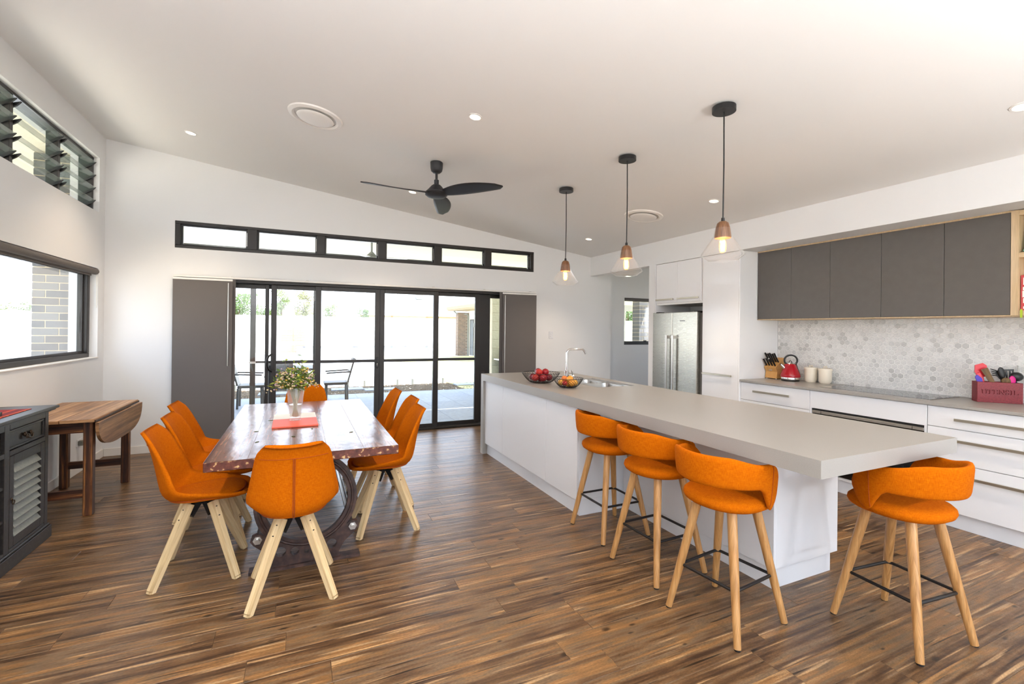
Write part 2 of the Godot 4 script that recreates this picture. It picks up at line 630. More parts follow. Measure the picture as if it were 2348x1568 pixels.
func shell() -> void:
	# floor: rows of planks running along x
	var fl := part_root("floor")
	obj("underlay", bx(-0.25, -0.12, -0.25, 9.3, -0.014, 9.6), M.groove, fl)
	rng.seed = 11
	var rest := nb()
	rest.grain = 0
	var w := 0.145
	for r in 67:
		var z0 := r * w
		var z1 := minf(z0 + w, 9.6)
		var x := -rng.randf_range(0.05, 1.2)
		while x < 7.25:
			var x0 := maxf(x, 0.0)
			var x1 := minf(x + 1.21, 7.25)
			x += 1.21
			if x1 - x0 < 0.05:
				continue
			var k := nb()
			k.grain = 0
			var target := k if z0 < 5.95 else rest
			target.uvo = Vector2(rng.randf() * 2.4, rng.randf_range(0, 1.2) - z0)
			target.box(x0 + 0.0004, -0.014, z0 + 0.0004, x1 - 0.0004, rng.randf_range(-0.0003, 0.0), z1 - 0.0004, 0.0012)
			if z0 < 5.95:
				obj("plank", k, M.floor, fl)
	obj("planks_behind", rest, M.floor, fl).set_meta("kind", "stuff")
	var hall := nb()
	hall.box(7.251, -0.014, -0.25, 9.2, -0.001, 1.6)
	obj("hall_boards", hall, M.floor, fl)

	# raked ceiling
	var b := nb()
	b.prism(PackedVector2Array([Vector2(-0.25, ceil_y(-0.25)), Vector2(6.62, ceil_y(6.62)), Vector2(6.62, ceil_y(6.62) + 0.2), Vector2(-0.25, ceil_y(-0.25) + 0.2)]), 2, -0.25, 9.6)
	setting("ceiling", b, M.ceiling)

	# left wall: low window z 0.175..2.6, y 1.136..2.12; louvres y 2.74..3.34
	b = nb()
	b.box(-0.25, -0.1, -0.25, 0, 1.136, 9.6)
	b.box(-0.25, 1.136, -0.25, 0, 3.34, 0.175)
	b.box(-0.25, 1.136, 2.6, 0, 3.34, 9.6)
	b.box(-0.25, 2.12, 0.175, 0, 2.74, 2.6)
	b.box(-0.25, 3.34, -0.25, 0, 3.63, 9.6)
	setting("wall_left", b, M.wall)

	# rear wall: doors x 0.72..5.44, y 0..2.09; clerestory x 0.657..5.494, y 2.437..2.763
	b = nb()
	b.box(0, 0, -0.25, 0.72, 2.09, 0)
	b.box(5.44, 0, -0.25, 7.04, 2.09, 0)
	b.box(0, 2.09, -0.25, 7.04, 2.437, 0)
	b.box(0, 2.437, -0.25, 0.657, 2.763, 0)
	b.prism(PackedVector2Array([Vector2(5.494, 2.437), Vector2(7.04, 2.437), Vector2(7.04, 2.72), Vector2(6.6, ceil_y(6.6) + 0.02), Vector2(5.494, ceil_y(5.494) + 0.02)]), 2, -0.25, 0)
	b.prism(PackedVector2Array([Vector2(0, 2.763), Vector2(5.494, 2.763), Vector2(5.494, ceil_y(5.494) + 0.02), Vector2(0, ceil_y(0) + 0.02)]), 2, -0.25, 0)
	setting("wall_back", b, M.wall)

	# passage beyond the bulkhead: stepped rear wall with a small window x 7.53..8.45, y 1.236..2.115
	b = nb()
	b.box(7.04, 0, -0.5, 7.53, 2.72, -0.25)
	b.box(8.45, 0, -0.5, 9.4, 2.72, -0.25)
	b.box(7.53, 0, -0.5, 8.45, 1.236, -0.25)
	b.box(7.53, 2.115, -0.5, 8.45, 2.72, -0.25)
	setting("wall_passage_back", b, M.wall)
	b = nb()
	b.box(9.2, 0, -0.25, 9.4, 2.72, 0.3)
	b.box(9.2, 0, 1.1, 9.4, 2.72, 1.6)
	b.box(9.2, 2.1, 0.3, 9.4, 2.72, 1.1)
	b.box(9.2, 0, 0.3, 9.4, 0.9, 1.1)
	setting("wall_passage_end", b, M.wall)
	var pd := part_root("window_5")
	obj("frame", nb().box(9.26, 0.9, 0.3, 9.32, 2.1, 0.36).box(9.26, 0.9, 1.04, 9.32, 2.1, 1.1).box(9.26, 2.04, 0.36, 9.32, 2.1, 1.04).box(9.26, 0.9, 0.36, 9.32, 0.96, 1.04), M.frame, pd)
	obj("pane", bx(9.287, 0.96, 0.36, 9.293, 2.04, 1.04), M.glass, pd)
	setting("ceiling_passage", bx(6.72, 2.7, -0.25, 9.4, 2.85, 1.6), M.ceiling)
	setting("wall_nib", bx(6.6, 0, 1.484, 9.2, 2.7, 1.604), M.wall)

	# bulkhead over the opening and the kitchen
	b = nb()
	b.box(6.6, 2.436, 0, 6.72, 2.85, 1.484)
	b.box(6.6, 2.436, 1.604, 7.4, 2.85, 9.6)
	b.box(6.6, 2.7, 1.484, 6.72, 2.85, 1.604)
	setting("wall_bulkhead", b, M.wall)
	setting("wall_right", bx(7.26, 0, 1.604, 7.5, 2.436, 9.6), M.wall)
	b = nb()
	# front wall behind the camera, with wide glazed doors x 1.2..6.2
	b.prism(PackedVector2Array([Vector2(0, 2.35), Vector2(7.26, 2.35), Vector2(7.26, 2.436), Vector2(6.6, 2.436), Vector2(6.6, ceil_y(6.6) + 0.02), Vector2(0, ceil_y(0) + 0.02)]), 2, 9.4, 9.6)
	b.box(0, 0, 9.4, 1.2, 2.35, 9.6)
	b.box(6.2, 0, 9.4, 7.26, 2.35, 9.6)
	setting("wall_front", b, M.wall)
	var fd := part_root("door_2")
	b = nb()
	b.box(1.2, 0, 9.44, 6.2, 0.05, 9.54)
	b.box(1.2, 2.29, 9.44, 6.2, 2.35, 9.54)
	for i in 5:
		b.box(1.2 + i * 1.235, 0.05, 9.45, 1.26 + i * 1.235, 2.29, 9.53)
	obj("frame", b, M.frame, fd)
	for i in 4:
		obj("pane", bx(1.26 + i * 1.235, 0.05, 9.487, 2.435 + i * 1.235, 2.29, 9.493), M.glass, fd)

	# skirting
	b = nb()
	b.box(0, 0, 0.016, 0.016, 0.09, 9.4, 0.003)
	setting("baseboard_left", b, M.trim)
	b = nb()
	b.box(0.0165, 0, 0, 0.7, 0.09, 0.016, 0.003)
	b.box(5.46, 0, 0, 7.03, 0.09, 0.016, 0.003)
	setting("baseboard_back", b, M.trim)


func pane_set(root: Node3D, rects: Array, z0: float) -> void:
	for r in rects:
		obj("pane", bx(r[0], r[1], z0 - 0.003, r[2], r[3], z0 + 0.003), M.glass, root)


func windows() -> void:
	# --- low window in the left wall
	var w := part_root("window_1")
	var b := nb()
	b.box(-0.16, 1.136, 0.175, -0.07, 1.19, 2.6, 0.004)
	b.box(-0.16, 2.066, 0.175, -0.07, 2.12, 2.6, 0.004)
	b.box(-0.16, 1.19, 0.175, -0.07, 2.066, 0.235, 0.004)
	b.box(-0.16, 1.19, 2.54, -0.07, 2.066, 2.6, 0.004)
	obj("frame", b, M.frame, w)
	b = nb()
	b.box(-0.135, 1.19, 0.235, -0.105, 1.215, 2.54)
	b.box(-0.135, 2.04, 0.235, -0.105, 2.066, 2.54)
	b.box(-0.135, 1.215, 0.235, -0.105, 2.04, 0.262)
	obj("sash", b, M.frame, w)
	obj("pane", bx(-0.123, 1.215, 0.262, -0.117, 2.04, 2.54), M.glass, w)
	obj("sill", bx(-0.07, 1.136, 0.176, 0.012, 1.146, 2.6, 0.002), M.trim, w)

	# --- louvre window above it
	w = part_root("window_2")
	b = nb()
	b.box(-0.17, 2.74, 0.175, -0.05, 2.766, 2.6, 0.003)
	b.box(-0.17, 3.316, 0.175, -0.05, 3.34, 2.6, 0.003)
	for z in [0.175, 2.56]:
		b.box(-0.17, 2.766, z, -0.05, 3.316, z + 0.04, 0.003)
	obj("frame", b, M.frame, w)
	for z in [0.93, 1.73]:
		obj("mullion", bx(-0.15, 2.766, z, -0.06, 3.316, z + 0.05, 0.003), M.frame, w)
	var bays := [[0.215, 0.93], [0.98, 1.73], [1.78, 2.56]]
	for bay in bays:
		for k in 4:
			var y := 2.815 + k * 0.138
			var bl := nb()
			bl.xf = Transform3D(Basis(Vector3.BACK, deg_to_rad(33)), Vector3(-0.09, y, 0))
			bl.box(-0.075, -0.003, bay[0] + 0.012, 0.085, 0.003, bay[1] - 0.012)
			obj("louvre_blade", bl, M.louvre, w)
			for z in [bay[0], bay[1] - 0.02]:
				var cl := nb()
				cl.xf = Transform3D(Basis(Vector3.BACK, deg_to_rad(33)), Vector3(-0.09, y, 0))
				cl.prism(PackedVector2Array([Vector2(-0.06, -0.02), Vector2(0.05, -0.014), Vector2(0.09, 0.0), Vector2(0.05, 0.009), Vector2(-0.06, 0.009)]), 2, z, z + 0.02)
				obj("blade_clip", cl, M.black, w)

	# --- clerestory over the doors: six panes
	w = part_root("window_3")
	b = nb()
	b.box(0.657, 2.437, -0.12, 5.494, 2.475, 0.0, 0.003)
	b.box(0.657, 2.729, -0.12, 5.494, 2.763, 0.0, 0.003)
	obj("frame", b, M.frame, w)
	var gl := [[0.709, 1.415], [1.522, 2.23], [2.329, 3.03], [3.133, 3.84], [3.947, 4.642], [4.752, 5.436]]
	var prev := 0.657
	for i in 7:
		var nxt: float = gl[i][0] if i < 6 else 5.494
		obj("mullion", bx(prev, 2.475, -0.12, nxt, 2.729, -0.003, 0.003), M.frame, w)
		if i < 6:
			prev = gl[i][1]
	for i in 6:
		var s := nb()
		var g: Array = gl[i]
		s.box(g[0], 2.475, -0.085, g[1], 2.492, -0.055)
		s.box(g[0], 2.712, -0.085, g[1], 2.729, -0.055)
		s.box(g[0], 2.492, -0.085, g[0] + 0.02, 2.712, -0.055)
		s.box(g[1] - 0.02, 2.492, -0.085, g[1], 2.712, -0.055)
		obj("sash", s, M.frame, w)
		obj("pane", bx(g[0] + 0.02, 2.492, -0.073, g[1] - 0.02, 2.712, -0.067), M.glass, w)
		obj("stay", bx(g[1] - 0.012, 2.52, -0.05, g[1] - 0.006, 2.69, -0.044), M.steel, w)

	# --- small passage window
	w = part_root("window_4")
	b = nb()
	b.box(7.53, 1.236, -0.42, 8.45, 1.3, -0.33, 0.003)
	b.box(7.53, 2.06, -0.42, 8.45, 2.115, -0.33, 0.003)
	b.box(7.53, 1.3, -0.42, 7.57, 2.06, -0.33, 0.003)
	b.box(8.41, 1.3, -0.42, 8.45, 2.06, -0.33, 0.003)
	obj("frame", b, M.frame, w)
	obj("pane", bx(7.57, 1.3, -0.378, 8.41, 2.06, -0.372), M.glass, w)
	obj("sill", bx(7.53, 1.236, -0.33, 8.45, 1.296, -0.251, 0.003), M.black, w)
	obj("latch", bx(8.04, 1.297, -0.32, 8.1, 1.315, -0.29, 0.003), M.black, w)
	tag(obj("roller_blind", nb().tube([Vector3(7.545, 2.085, -0.285), Vector3(8.43, 2.085, -0.285)], 0.028, 16), M.blind), "dark rolled-up blind over the small passage window", "blind")


func sash(root: Node3D, x0: float, x1: float, z: float, s0: float, s1: float, mid := true) -> void:
	var b := nb()
	b.box(x0, 0.03, z - 0.02, x0 + s0, 2.05, z + 0.02, 0.003)
	b.box(x1 - s1, 0.03, z - 0.02, x1, 2.05, z + 0.02, 0.003)
	b.box(x0 + s0, 0.03, z - 0.02, x1 - s1, 0.085, z + 0.02, 0.003)
	b.box(x0 + s0, 1.995, z - 0.02, x1 - s1, 2.05, z + 0.02, 0.003)
	var d := obj("door_panel", b, M.frame, root)
	if mid:
		obj("mid_rail", bx(x0 + s0, 1.012, z - 0.018, x1 - s1, 1.052, z + 0.018, 0.003), M.frame, d)
	obj("pane", bx(x0 + s0, 0.085, z - 0.003, x1 - s1, 1.995, z + 0.003), M.glass, d)


func sliding_doors() -> void:
	var d := part_root("door_1")
	var b := nb()
	b.box(0.72, 2.05, -0.24, 5.44, 2.09, -0.02, 0.004)
	b.box(0.72, 0.0, -0.24, 5.44, 0.028, -0.02, 0.004)
	b.box(0.72, 0.028, -0.24, 0.77, 2.05, -0.02, 0.004)
	b.box(5.39, 0.028, -0.24, 5.44, 2.05, -0.02, 0.004)
	obj("frame", b, M.frame, d)
	sash(d, 2.222, 3.066, -0.07, 0.071, 0.066)
	sash(d, 3.068, 3.92, -0.07, 0.066, 0.071)
	sash(d, 1.687, 2.28, -0.125, 0.066, 0.05)
	sash(d, 3.86, 4.602, -0.125, 0.082, 0.073)
	sash(d, 0.77, 1.66, -0.18, 0.05, 0.045, false)
	sash(d, 4.62, 5.39, -0.18, 0.18, 0.05, false)
	# insect screen door pushed to the left, outside the glass
	b = nb()
	b.box(1.44, 0.03, -0.232, 1.505, 2.05, -0.208, 0.002)
	b.box(2.2, 0.03, -0.232, 2.24, 2.05, -0.208, 0.002)
	b.box(1.505, 0.03, -0.232, 2.2, 0.08, -0.208, 0.002)
	b.box(1.505, 2.0, -0.232, 2.2, 2.05, -0.208, 0.002)
	b.box(1.505, 1.015, -0.23, 2.2, 1.045, -0.21, 0.002)
	obj("screen_door", b, M.frame, d)
	# handles
	b = nb()
	b.tube([Vector3(1.70, 1.14, -0.1), Vector3(1.665, 1.11, -0.06), Vector3(1.645, 1.06, -0.045), Vector3(1.645, 1.0, -0.045), Vector3(1.665, 0.94, -0.06), Vector3(1.70, 0.91, -0.1)], 0.013, 8)
	b.box(1.692, 0.93, -0.105, 1.738, 1.12, -0.088, 0.003)
	obj("pull_handle", b, M.black, d)
	b = nb()
	b.box(3.016, 0.93, -0.05, 3.05, 1.09, -0.036, 0.006)
	obj("lock_plate", b, M.black, d)
	b = nb()
	b.tube([Vector3(3.033, 0.955, -0.036), Vector3(3.033, 0.955, -0.02), Vector3(3.033, 1.0, -0.016)], 0.006, 8)
	obj("lock_lever", b, M.chrome, d)
	obj("latch", bx(1.43, 1.012, -0.205, 1.51, 1.04, -0.2, 0.002), M.steel, d)

	# --- panel blinds parked at either end
	var t := obj("blind_track", nb().box(0.66, 2.084, 0.02, 5.51, 2.106, 0.075, 0.003), M.trim)
	tag(t, "long white blind track above the sliding glass doors", "track")
	for x in [1.25, 2.1, 2.95, 3.8, 4.6, 5.4]:
		obj("bracket", bx(x, 2.106, 0.0, x + 0.03, 2.113, 0.06, 0.001), M.steel, t)
	var lb := thing("panel_blind", "grey fabric panel blind left of the glass doors", "blind", Vector3(0.966, 0.03, 0.0))
	obj("rear_fabric", bx(-0.27, 0.02, 0.05, 0.335, 2.05, 0.053), M.blind, lb)
	obj("front_fabric", bx(-0.305, 0.02, 0.09, 0.305, 2.022, 0.093), M.blind, lb)
	obj("head_rail", bx(-0.307, 2.022, 0.08, 0.307, 2.046, 0.1, 0.003), M.trim, lb)
	obj("hem_bar", bx(-0.305, 0.0, 0.086, 0.305, 0.02, 0.097, 0.003), M.blind, lb)
	obj("wand", nb().tube([Vector3(0.262, 2.0, 0.112), Vector3(0.262, 0.98, 0.112)], 0.006, 8), M.steel, lb)
	var rb := thing("panel_blind", "grey fabric panel blind right of the glass doors beside island", "blind", Vector3(5.208, 0.03, 0.0))
	obj("rear_fabric", bx(-0.335, 0.02, 0.05, 0.27, 2.05, 0.053), M.blind, rb)
	obj("front_fabric", bx(-0.295, 0.02, 0.09, 0.295, 2.022, 0.093), M.blind, rb)
	obj("head_rail", bx(-0.297, 2.022, 0.08, 0.297, 2.046, 0.1, 0.003), M.trim, rb)
	obj("hem_bar", bx(-0.295, 0.0, 0.086, 0.295, 0.02, 0.097, 0.003), M.blind, rb)
	obj("wand", nb().tube([Vector3(-0.262, 2.0, 0.108), Vector3(-0.262, 0.6, 0.108)], 0.006, 8), M.steel, rb)

	# --- roller blind at the low left window
	var r := thing("roller_blind", "grey rolled-up blind over the low left window", "blind", Vector3(-0.02, 2.085, 0))
	obj("fabric_roll", nb().tube([Vector3(0, 0, 0.19), Vector3(0, 0, 2.58)], 0.034, 18), M.blind, r)
	obj("hem_bar", bx(-0.03, -0.052, 0.24, -0.018, -0.03, 2.56, 0.002), M.blind, r)
	var ch := []
	for i in 13:
		var s := i / 12.0
		ch.append(Vector3(0.012, -0.02 - 0.38 * sin(PI * s) ** 0.5, 0.182 + 0.016 * s))
	obj("pull_chain", nb().tube(ch, 0.0025, 6), M.trim, r)
	# --- fittings on the walls
	var sw := thing("light_switch", "white double light switch on wall right of panel blind", "switch", Vector3(5.827, 1.413, 0))
	obj("plate", bx(-0.04, -0.06, 0, 0.04, 0.06, 0.009, 0.003), M.satin, sw)
	obj("rocker", bx(-0.018, 0.008, 0.009, 0.0, 0.032, 0.014, 0.002), M.satin, sw)
	obj("rocker", bx(-0.018, -0.032, 0.009, 0.0, -0.008, 0.014, 0.002), M.satin, sw)
	var po := thing("power_outlet", "white double power outlet low on wall behind drop-leaf table", "outlet", Vector3(0, 0.3, 0.62))
	obj("plate", bx(0, -0.04, -0.06, 0.009, 0.04, 0.06, 0.003), M.satin, po)
	obj("socket", bx(0.009, -0.02, -0.045, 0.011, 0.02, -0.012), M.trim, po)
	obj("plug", bx(0.009, -0.025, 0.01, 0.05, 0.025, 0.05, 0.006), M.slat_paint, po)


# ---------------------------------------------------------------- lamps
func on_slope(x: float, z: float) -> Transform3D:   # y axis square to the ceiling
	return Transform3D(Basis(Vector3.BACK, -atan(0.1308)), Vector3(x, ceil_y(x), z))


func lamps() -> void:
	var warm := Color(1.0, 0.9, 0.78)
	var where := {
		Vector2(0.985, 0.995): "round recessed downlight nearest the left rear corner", Vector2(3.285, 3.247): "round recessed downlight in front of the ceiling fan", Vector2(3.285, 0.985): "round recessed downlight behind the fan blade near rear wall",
		Vector2(5.905, 0.968): "round recessed downlight near the rear end of bulkhead", Vector2(5.905, 3.248): "round recessed downlight left of the nearest pendant cord", Vector2(5.898, 5.498): "round recessed downlight at the right picture edge",
		Vector2(0.985, 3.247): "round recessed downlight over the sideboard end", Vector2(3.285, 5.498): "round recessed downlight over the open floor", Vector2(0.985, 5.498): "round recessed downlight nearest the front left",
	}
	for p in where:
		var d := thing("downlight", where[p], "downlight", Vector3.ZERO, 0.0, "recessed downlights in the raked ceiling")
		d.transform = on_slope(p.x, p.y)
		obj("trim_ring", nb().lathe([Vector2(0.056, 0.0), Vector2(0.056, -0.004), Vector2(0.044, -0.005), Vector2(0.044, -0.001)], 28), M.trim, d)
		obj("lamp_lens", nb().lathe([Vector2(0.0, -0.0015), Vector2(0.044, -0.0015)], 28), emit(Color(1, 0.93, 0.82), 3.0), d)
		var s := SpotLight3D.new()
		s.name = "downlight_beam"
		s.light_color = warm
		s.light_energy = 1.2
		s.light_size = 0.04
		s.spot_range = 12.0
		s.spot_attenuation = 2.0
		s.spot_angle = 50.0
		s.spot_angle_attenuation = 0.8
		s.shadow_enabled = true
		s.position = Vector3(0, -0.02, 0)
		s.rotation.x = -PI / 2
		d.add_child(s)
	# pendants over the island
	var names := ["pendant lamp over the far end of island near fruit bowls", "middle pendant lamp of the three over the island", "nearest and largest-looking pendant lamp over the island"]
	for i in 3:
		var z: float = [2.46, 3.478, 4.49][i]
		var p := thing("pendant_lamp", "clear glass and walnut " + names[i], "lamp", Vector3(4.61, 0, z), 0.0, "three pendant lamps in a row over the island")
		obj("canopy", nb().prism(circle(0.075, 28), 1, 2.977, 3.012, 1), M.black, p)
		obj("cord", nb().tube([Vector3(0, 2.98, 0), Vector3(0.004, 2.6, 0), Vector3(0, 2.25, 0)], 0.0045, 8), M.black, p)
		obj("grommet", nb().lathe([Vector2(0.0, 2.238), Vector2(0.012, 2.238), Vector2(0.010, 2.265), Vector2(0.0, 2.265)], 14), M.black, p)
		obj("wooden_cap", nb().lathe([Vector2(0.0, 2.128), Vector2(0.052, 2.128), Vector2(0.053, 2.14), Vector2(0.044, 2.2), Vector2(0.036, 2.228), Vector2(0.022, 2.24), Vector2(0.0, 2.242)], 24), M.walnut, p)
		obj("glass_shade", nb().lathe([Vector2(0.0, 1.976), Vector2(0.088, 1.976), Vector2(0.094, 1.98), Vector2(0.134, 2.01), Vector2(0.137, 2.016), Vector2(0.134, 2.023), Vector2(0.058, 2.14), Vector2(0.05, 2.195)], 36), M.bulb_glass, p)
		var bulb := obj("bulb", nb().lathe([Vector2(0.0, 2.028), Vector2(0.014, 2.033), Vector2(0.022, 2.05), Vector2(0.022, 2.1), Vector2(0.012, 2.118), Vector2(0.011, 2.13)], 18), M.amber, p)
		obj("filament", nb().tube([Vector3(0, 2.042, 0), Vector3(0, 2.108, 0)], 0.0125, 10), emit(Color(1.0, 0.88, 0.66), 9.0), bulb)
		var o := OmniLight3D.new()
		o.name = "bulb_glow"
		o.light_color = Color(1.0, 0.72, 0.42)
		o.light_energy = 0.06
		o.light_size = 0.02
		o.omni_range = 12.0
		o.omni_attenuation = 2.0
		o.shadow_enabled = true
		o.position = Vector3(0, 2.075, 0)
		p.add_child(o)
	# photographer's strobes behind the camera, turned up at the ceiling; the right one also throws the cords' shadows along it
	strobe("black studio strobe on a light stand behind the camera, right", Vector3(4.66, 0, 8.4), BOUNCE_RIGHT, FLASH)
	strobe("black studio strobe on a light stand behind the camera, left", Vector3(1.3, 0, 8.3), BOUNCE_LEFT, 0.0)


func strobe(label: String, at: Vector3, bounce: float, direct: float) -> void:
	var s := thing("studio_strobe", label, "strobe", at)
	for k in 3:
		var a := TAU * k / 3
		obj("stand_leg", nb().tube([Vector3(0, 0.3, 0), Vector3(cos(a) * 0.35, 0.006, sin(a) * 0.35)], 0.008, 8), M.black, s)
	obj("stand_pole", nb().tube([Vector3(0, 0.2, 0), Vector3(0, 0.58, 0)], 0.011, 10), M.black, s)
	obj("strobe_head", nb().tube([Vector3(0, 0.58, 0), Vector3(0, 0.7, 0)], 0.055, 16), M.black, s)
	obj("flash_lamp", nb().ball(Vector3(0, 0.76, 0), Vector3(0.06, 0.06, 0.06)), emit(Color(0.97, 0.98, 1.0), 2.0), s)
	if direct > 0:
		var o := OmniLight3D.new()
		o.name = "flash"
		o.light_color = Color(0.97, 0.98, 1.0)
		o.light_energy = direct
		o.light_size = 0.06
		o.omni_range = 20.0
		o.omni_attenuation = 2.0
		o.shadow_enabled = true
		o.position = Vector3(0, 0.76, 0)
		s.add_child(o)
	var up := SpotLight3D.new()
	up.name = "flash_bounce"
	up.light_color = Color(0.97, 0.98, 1.0)
	up.light_energy = bounce
	up.light_size = 0.06
	up.spot_range = 20.0
	up.spot_attenuation = 2.0
	up.spot_angle = 62.0
	up.spot_angle_attenuation = 1.0
	up.shadow_enabled = true
	up.position = Vector3(0, 0.76, 0)
	up.rotation.x = PI / 2 - 0.2
	s.add_child(up)


const FLASH := 0.9
const BOUNCE_RIGHT := 10.0
const BOUNCE_LEFT := 23.0


func circle(r: float, n := 24, c := Vector2.ZERO) -> PackedVector2Array:
	var p := PackedVector2Array()
	for i in n:
		p.append(c + Vector2(cos(TAU * i / n), sin(TAU * i / n)) * r)
	return p


func ceiling_things() -> void:
	for i in 2:
		var v := thing("air_vent", ["white round ceiling air vent left of the fan", "white round ceiling air vent near the bulkhead behind pendants"][i], "vent", Vector3.ZERO, 0.0, "round ceiling air vents")
		v.transform = on_slope([2.137, 5.74][i], [2.33, 2.364][i])
		obj("collar", nb().lathe([Vector2(0.225, 0.0), Vector2(0.22, -0.012), Vector2(0.19, -0.02), Vector2(0.17, -0.008), Vector2(0.168, 0.0)], 40), M.trim, v)
		obj("throat_plate", nb().lathe([Vector2(0.0, -0.001), Vector2(0.17, -0.001)], 32), M.trim, v)
		obj("deflector_disc", nb().lathe([Vector2(0.0, -0.042), Vector2(0.06, -0.04), Vector2(0.12, -0.033), Vector2(0.15, -0.024), Vector2(0.153, -0.02), Vector2(0.14, -0.018), Vector2(0.0, -0.016)], 40), M.trim, v)
	var f := thing("ceiling_fan", "black three-blade ceiling fan above the dining table", "fan", Vector3(3.28, 0, 2.12))
	obj("canopy", nb().lathe([Vector2(0.0, 3.08), Vector2(0.035, 3.082), Vector2(0.055, 3.1), Vector2(0.062, 3.13), Vector2(0.064, 3.19)], 28), M.fan, f)
	obj("down_rod", nb().tube([Vector3(0, 2.96, 0), Vector3(0, 3.1, 0)], 0.013, 12), M.fan, f)
	obj("coupling", nb().lathe([Vector2(0.0, 2.955), Vector2(0.024, 2.955), Vector2(0.024, 3.01), Vector2(0.018, 3.012), Vector2(0.013, 3.014)], 20), M.fan, f)
	obj("motor", nb().lathe([Vector2(0.0, 2.862), Vector2(0.105, 2.864), Vector2(0.113, 2.874), Vector2(0.112, 2.884), Vector2(0.08, 2.915), Vector2(0.05, 2.95), Vector2(0.035, 2.962), Vector2(0.0, 2.964)], 36), M.fan, f)
	obj("hub_cap", nb().lathe([Vector2(0.0, 2.828), Vector2(0.05, 2.83), Vector2(0.09, 2.84), Vector2(0.112, 2.858), Vector2(0.112, 2.861), Vector2(0.0, 2.862)], 36), M.fan, f)
	for k in 3:
		var a := deg_to_rad(171.0 - 120.0 * k)
		var top := []
		var bot := []
		for i in 15:
			var s := i / 14.0
			var r := 0.085 + s * 0.675
			var half := 0.035 + 0.055 * sin(PI * clampf(s * 0.9 + 0.03, 0, 1)) ** 0.8
			if s > 0.9:
				half *= sqrt(maxf(0.06, 1.0 - ((s - 0.9) / 0.1) ** 2))
			var twist := deg_to_rad(lerpf(24, 9, s))
			var rt := []
			var rb := []
			for j in 7:
				var q := (j / 6.0 * 2 - 1) * half
				var th := 0.006 * sqrt(maxf(0.02, 1 - (j / 3.0 - 1) ** 2)) 
				var c := Vector3(r, 2.872 + q * sin(twist) - 0.02 * s * s, q * cos(twist) + 0.03 * sin(PI * s))
				c = c.rotated(Vector3.UP, -a)
				rt.append(c + Vector3.UP * th)
				rb.append(c - Vector3.UP * th)
			top.append(rt)
			bot.append(rb)
		var g := []
		for i in 15:
			var ring: Array = top[i].duplicate()
			var back: Array = bot[i].duplicate()
			back.reverse()
			ring.append_array(back)
			g.append(ring)
		var b := nb()
		var flipped := []
		for ring in g:
			var rr: Array = ring.duplicate()
			rr.reverse()
			flipped.append(rr)
		b.grid(flipped, false, true)
		for e in [0, 14]:
			for j in range(1, 13):
				if e == 0:
					b.tri(g[e][0], g[e][j], g[e][j + 1])
				else:
					b.tri(g[e][0], g[e][j + 1], g[e][j])
		obj("blade", b, M.fan, f)


# ---------------------------------------------------------------- dining furniture
func smooth_table(t: Array, s: float) -> float:   # Catmull-Rom through evenly spaced values
	var n := t.size() - 1
	var x := clampf(s, 0, 1) * n
	var i := mini(int(x), n - 1)
	var f := x - i
	return cubic_interpolate(t[i], t[i + 1], t[maxi(i - 1, 0)], t[mini(i + 2, n)], f)


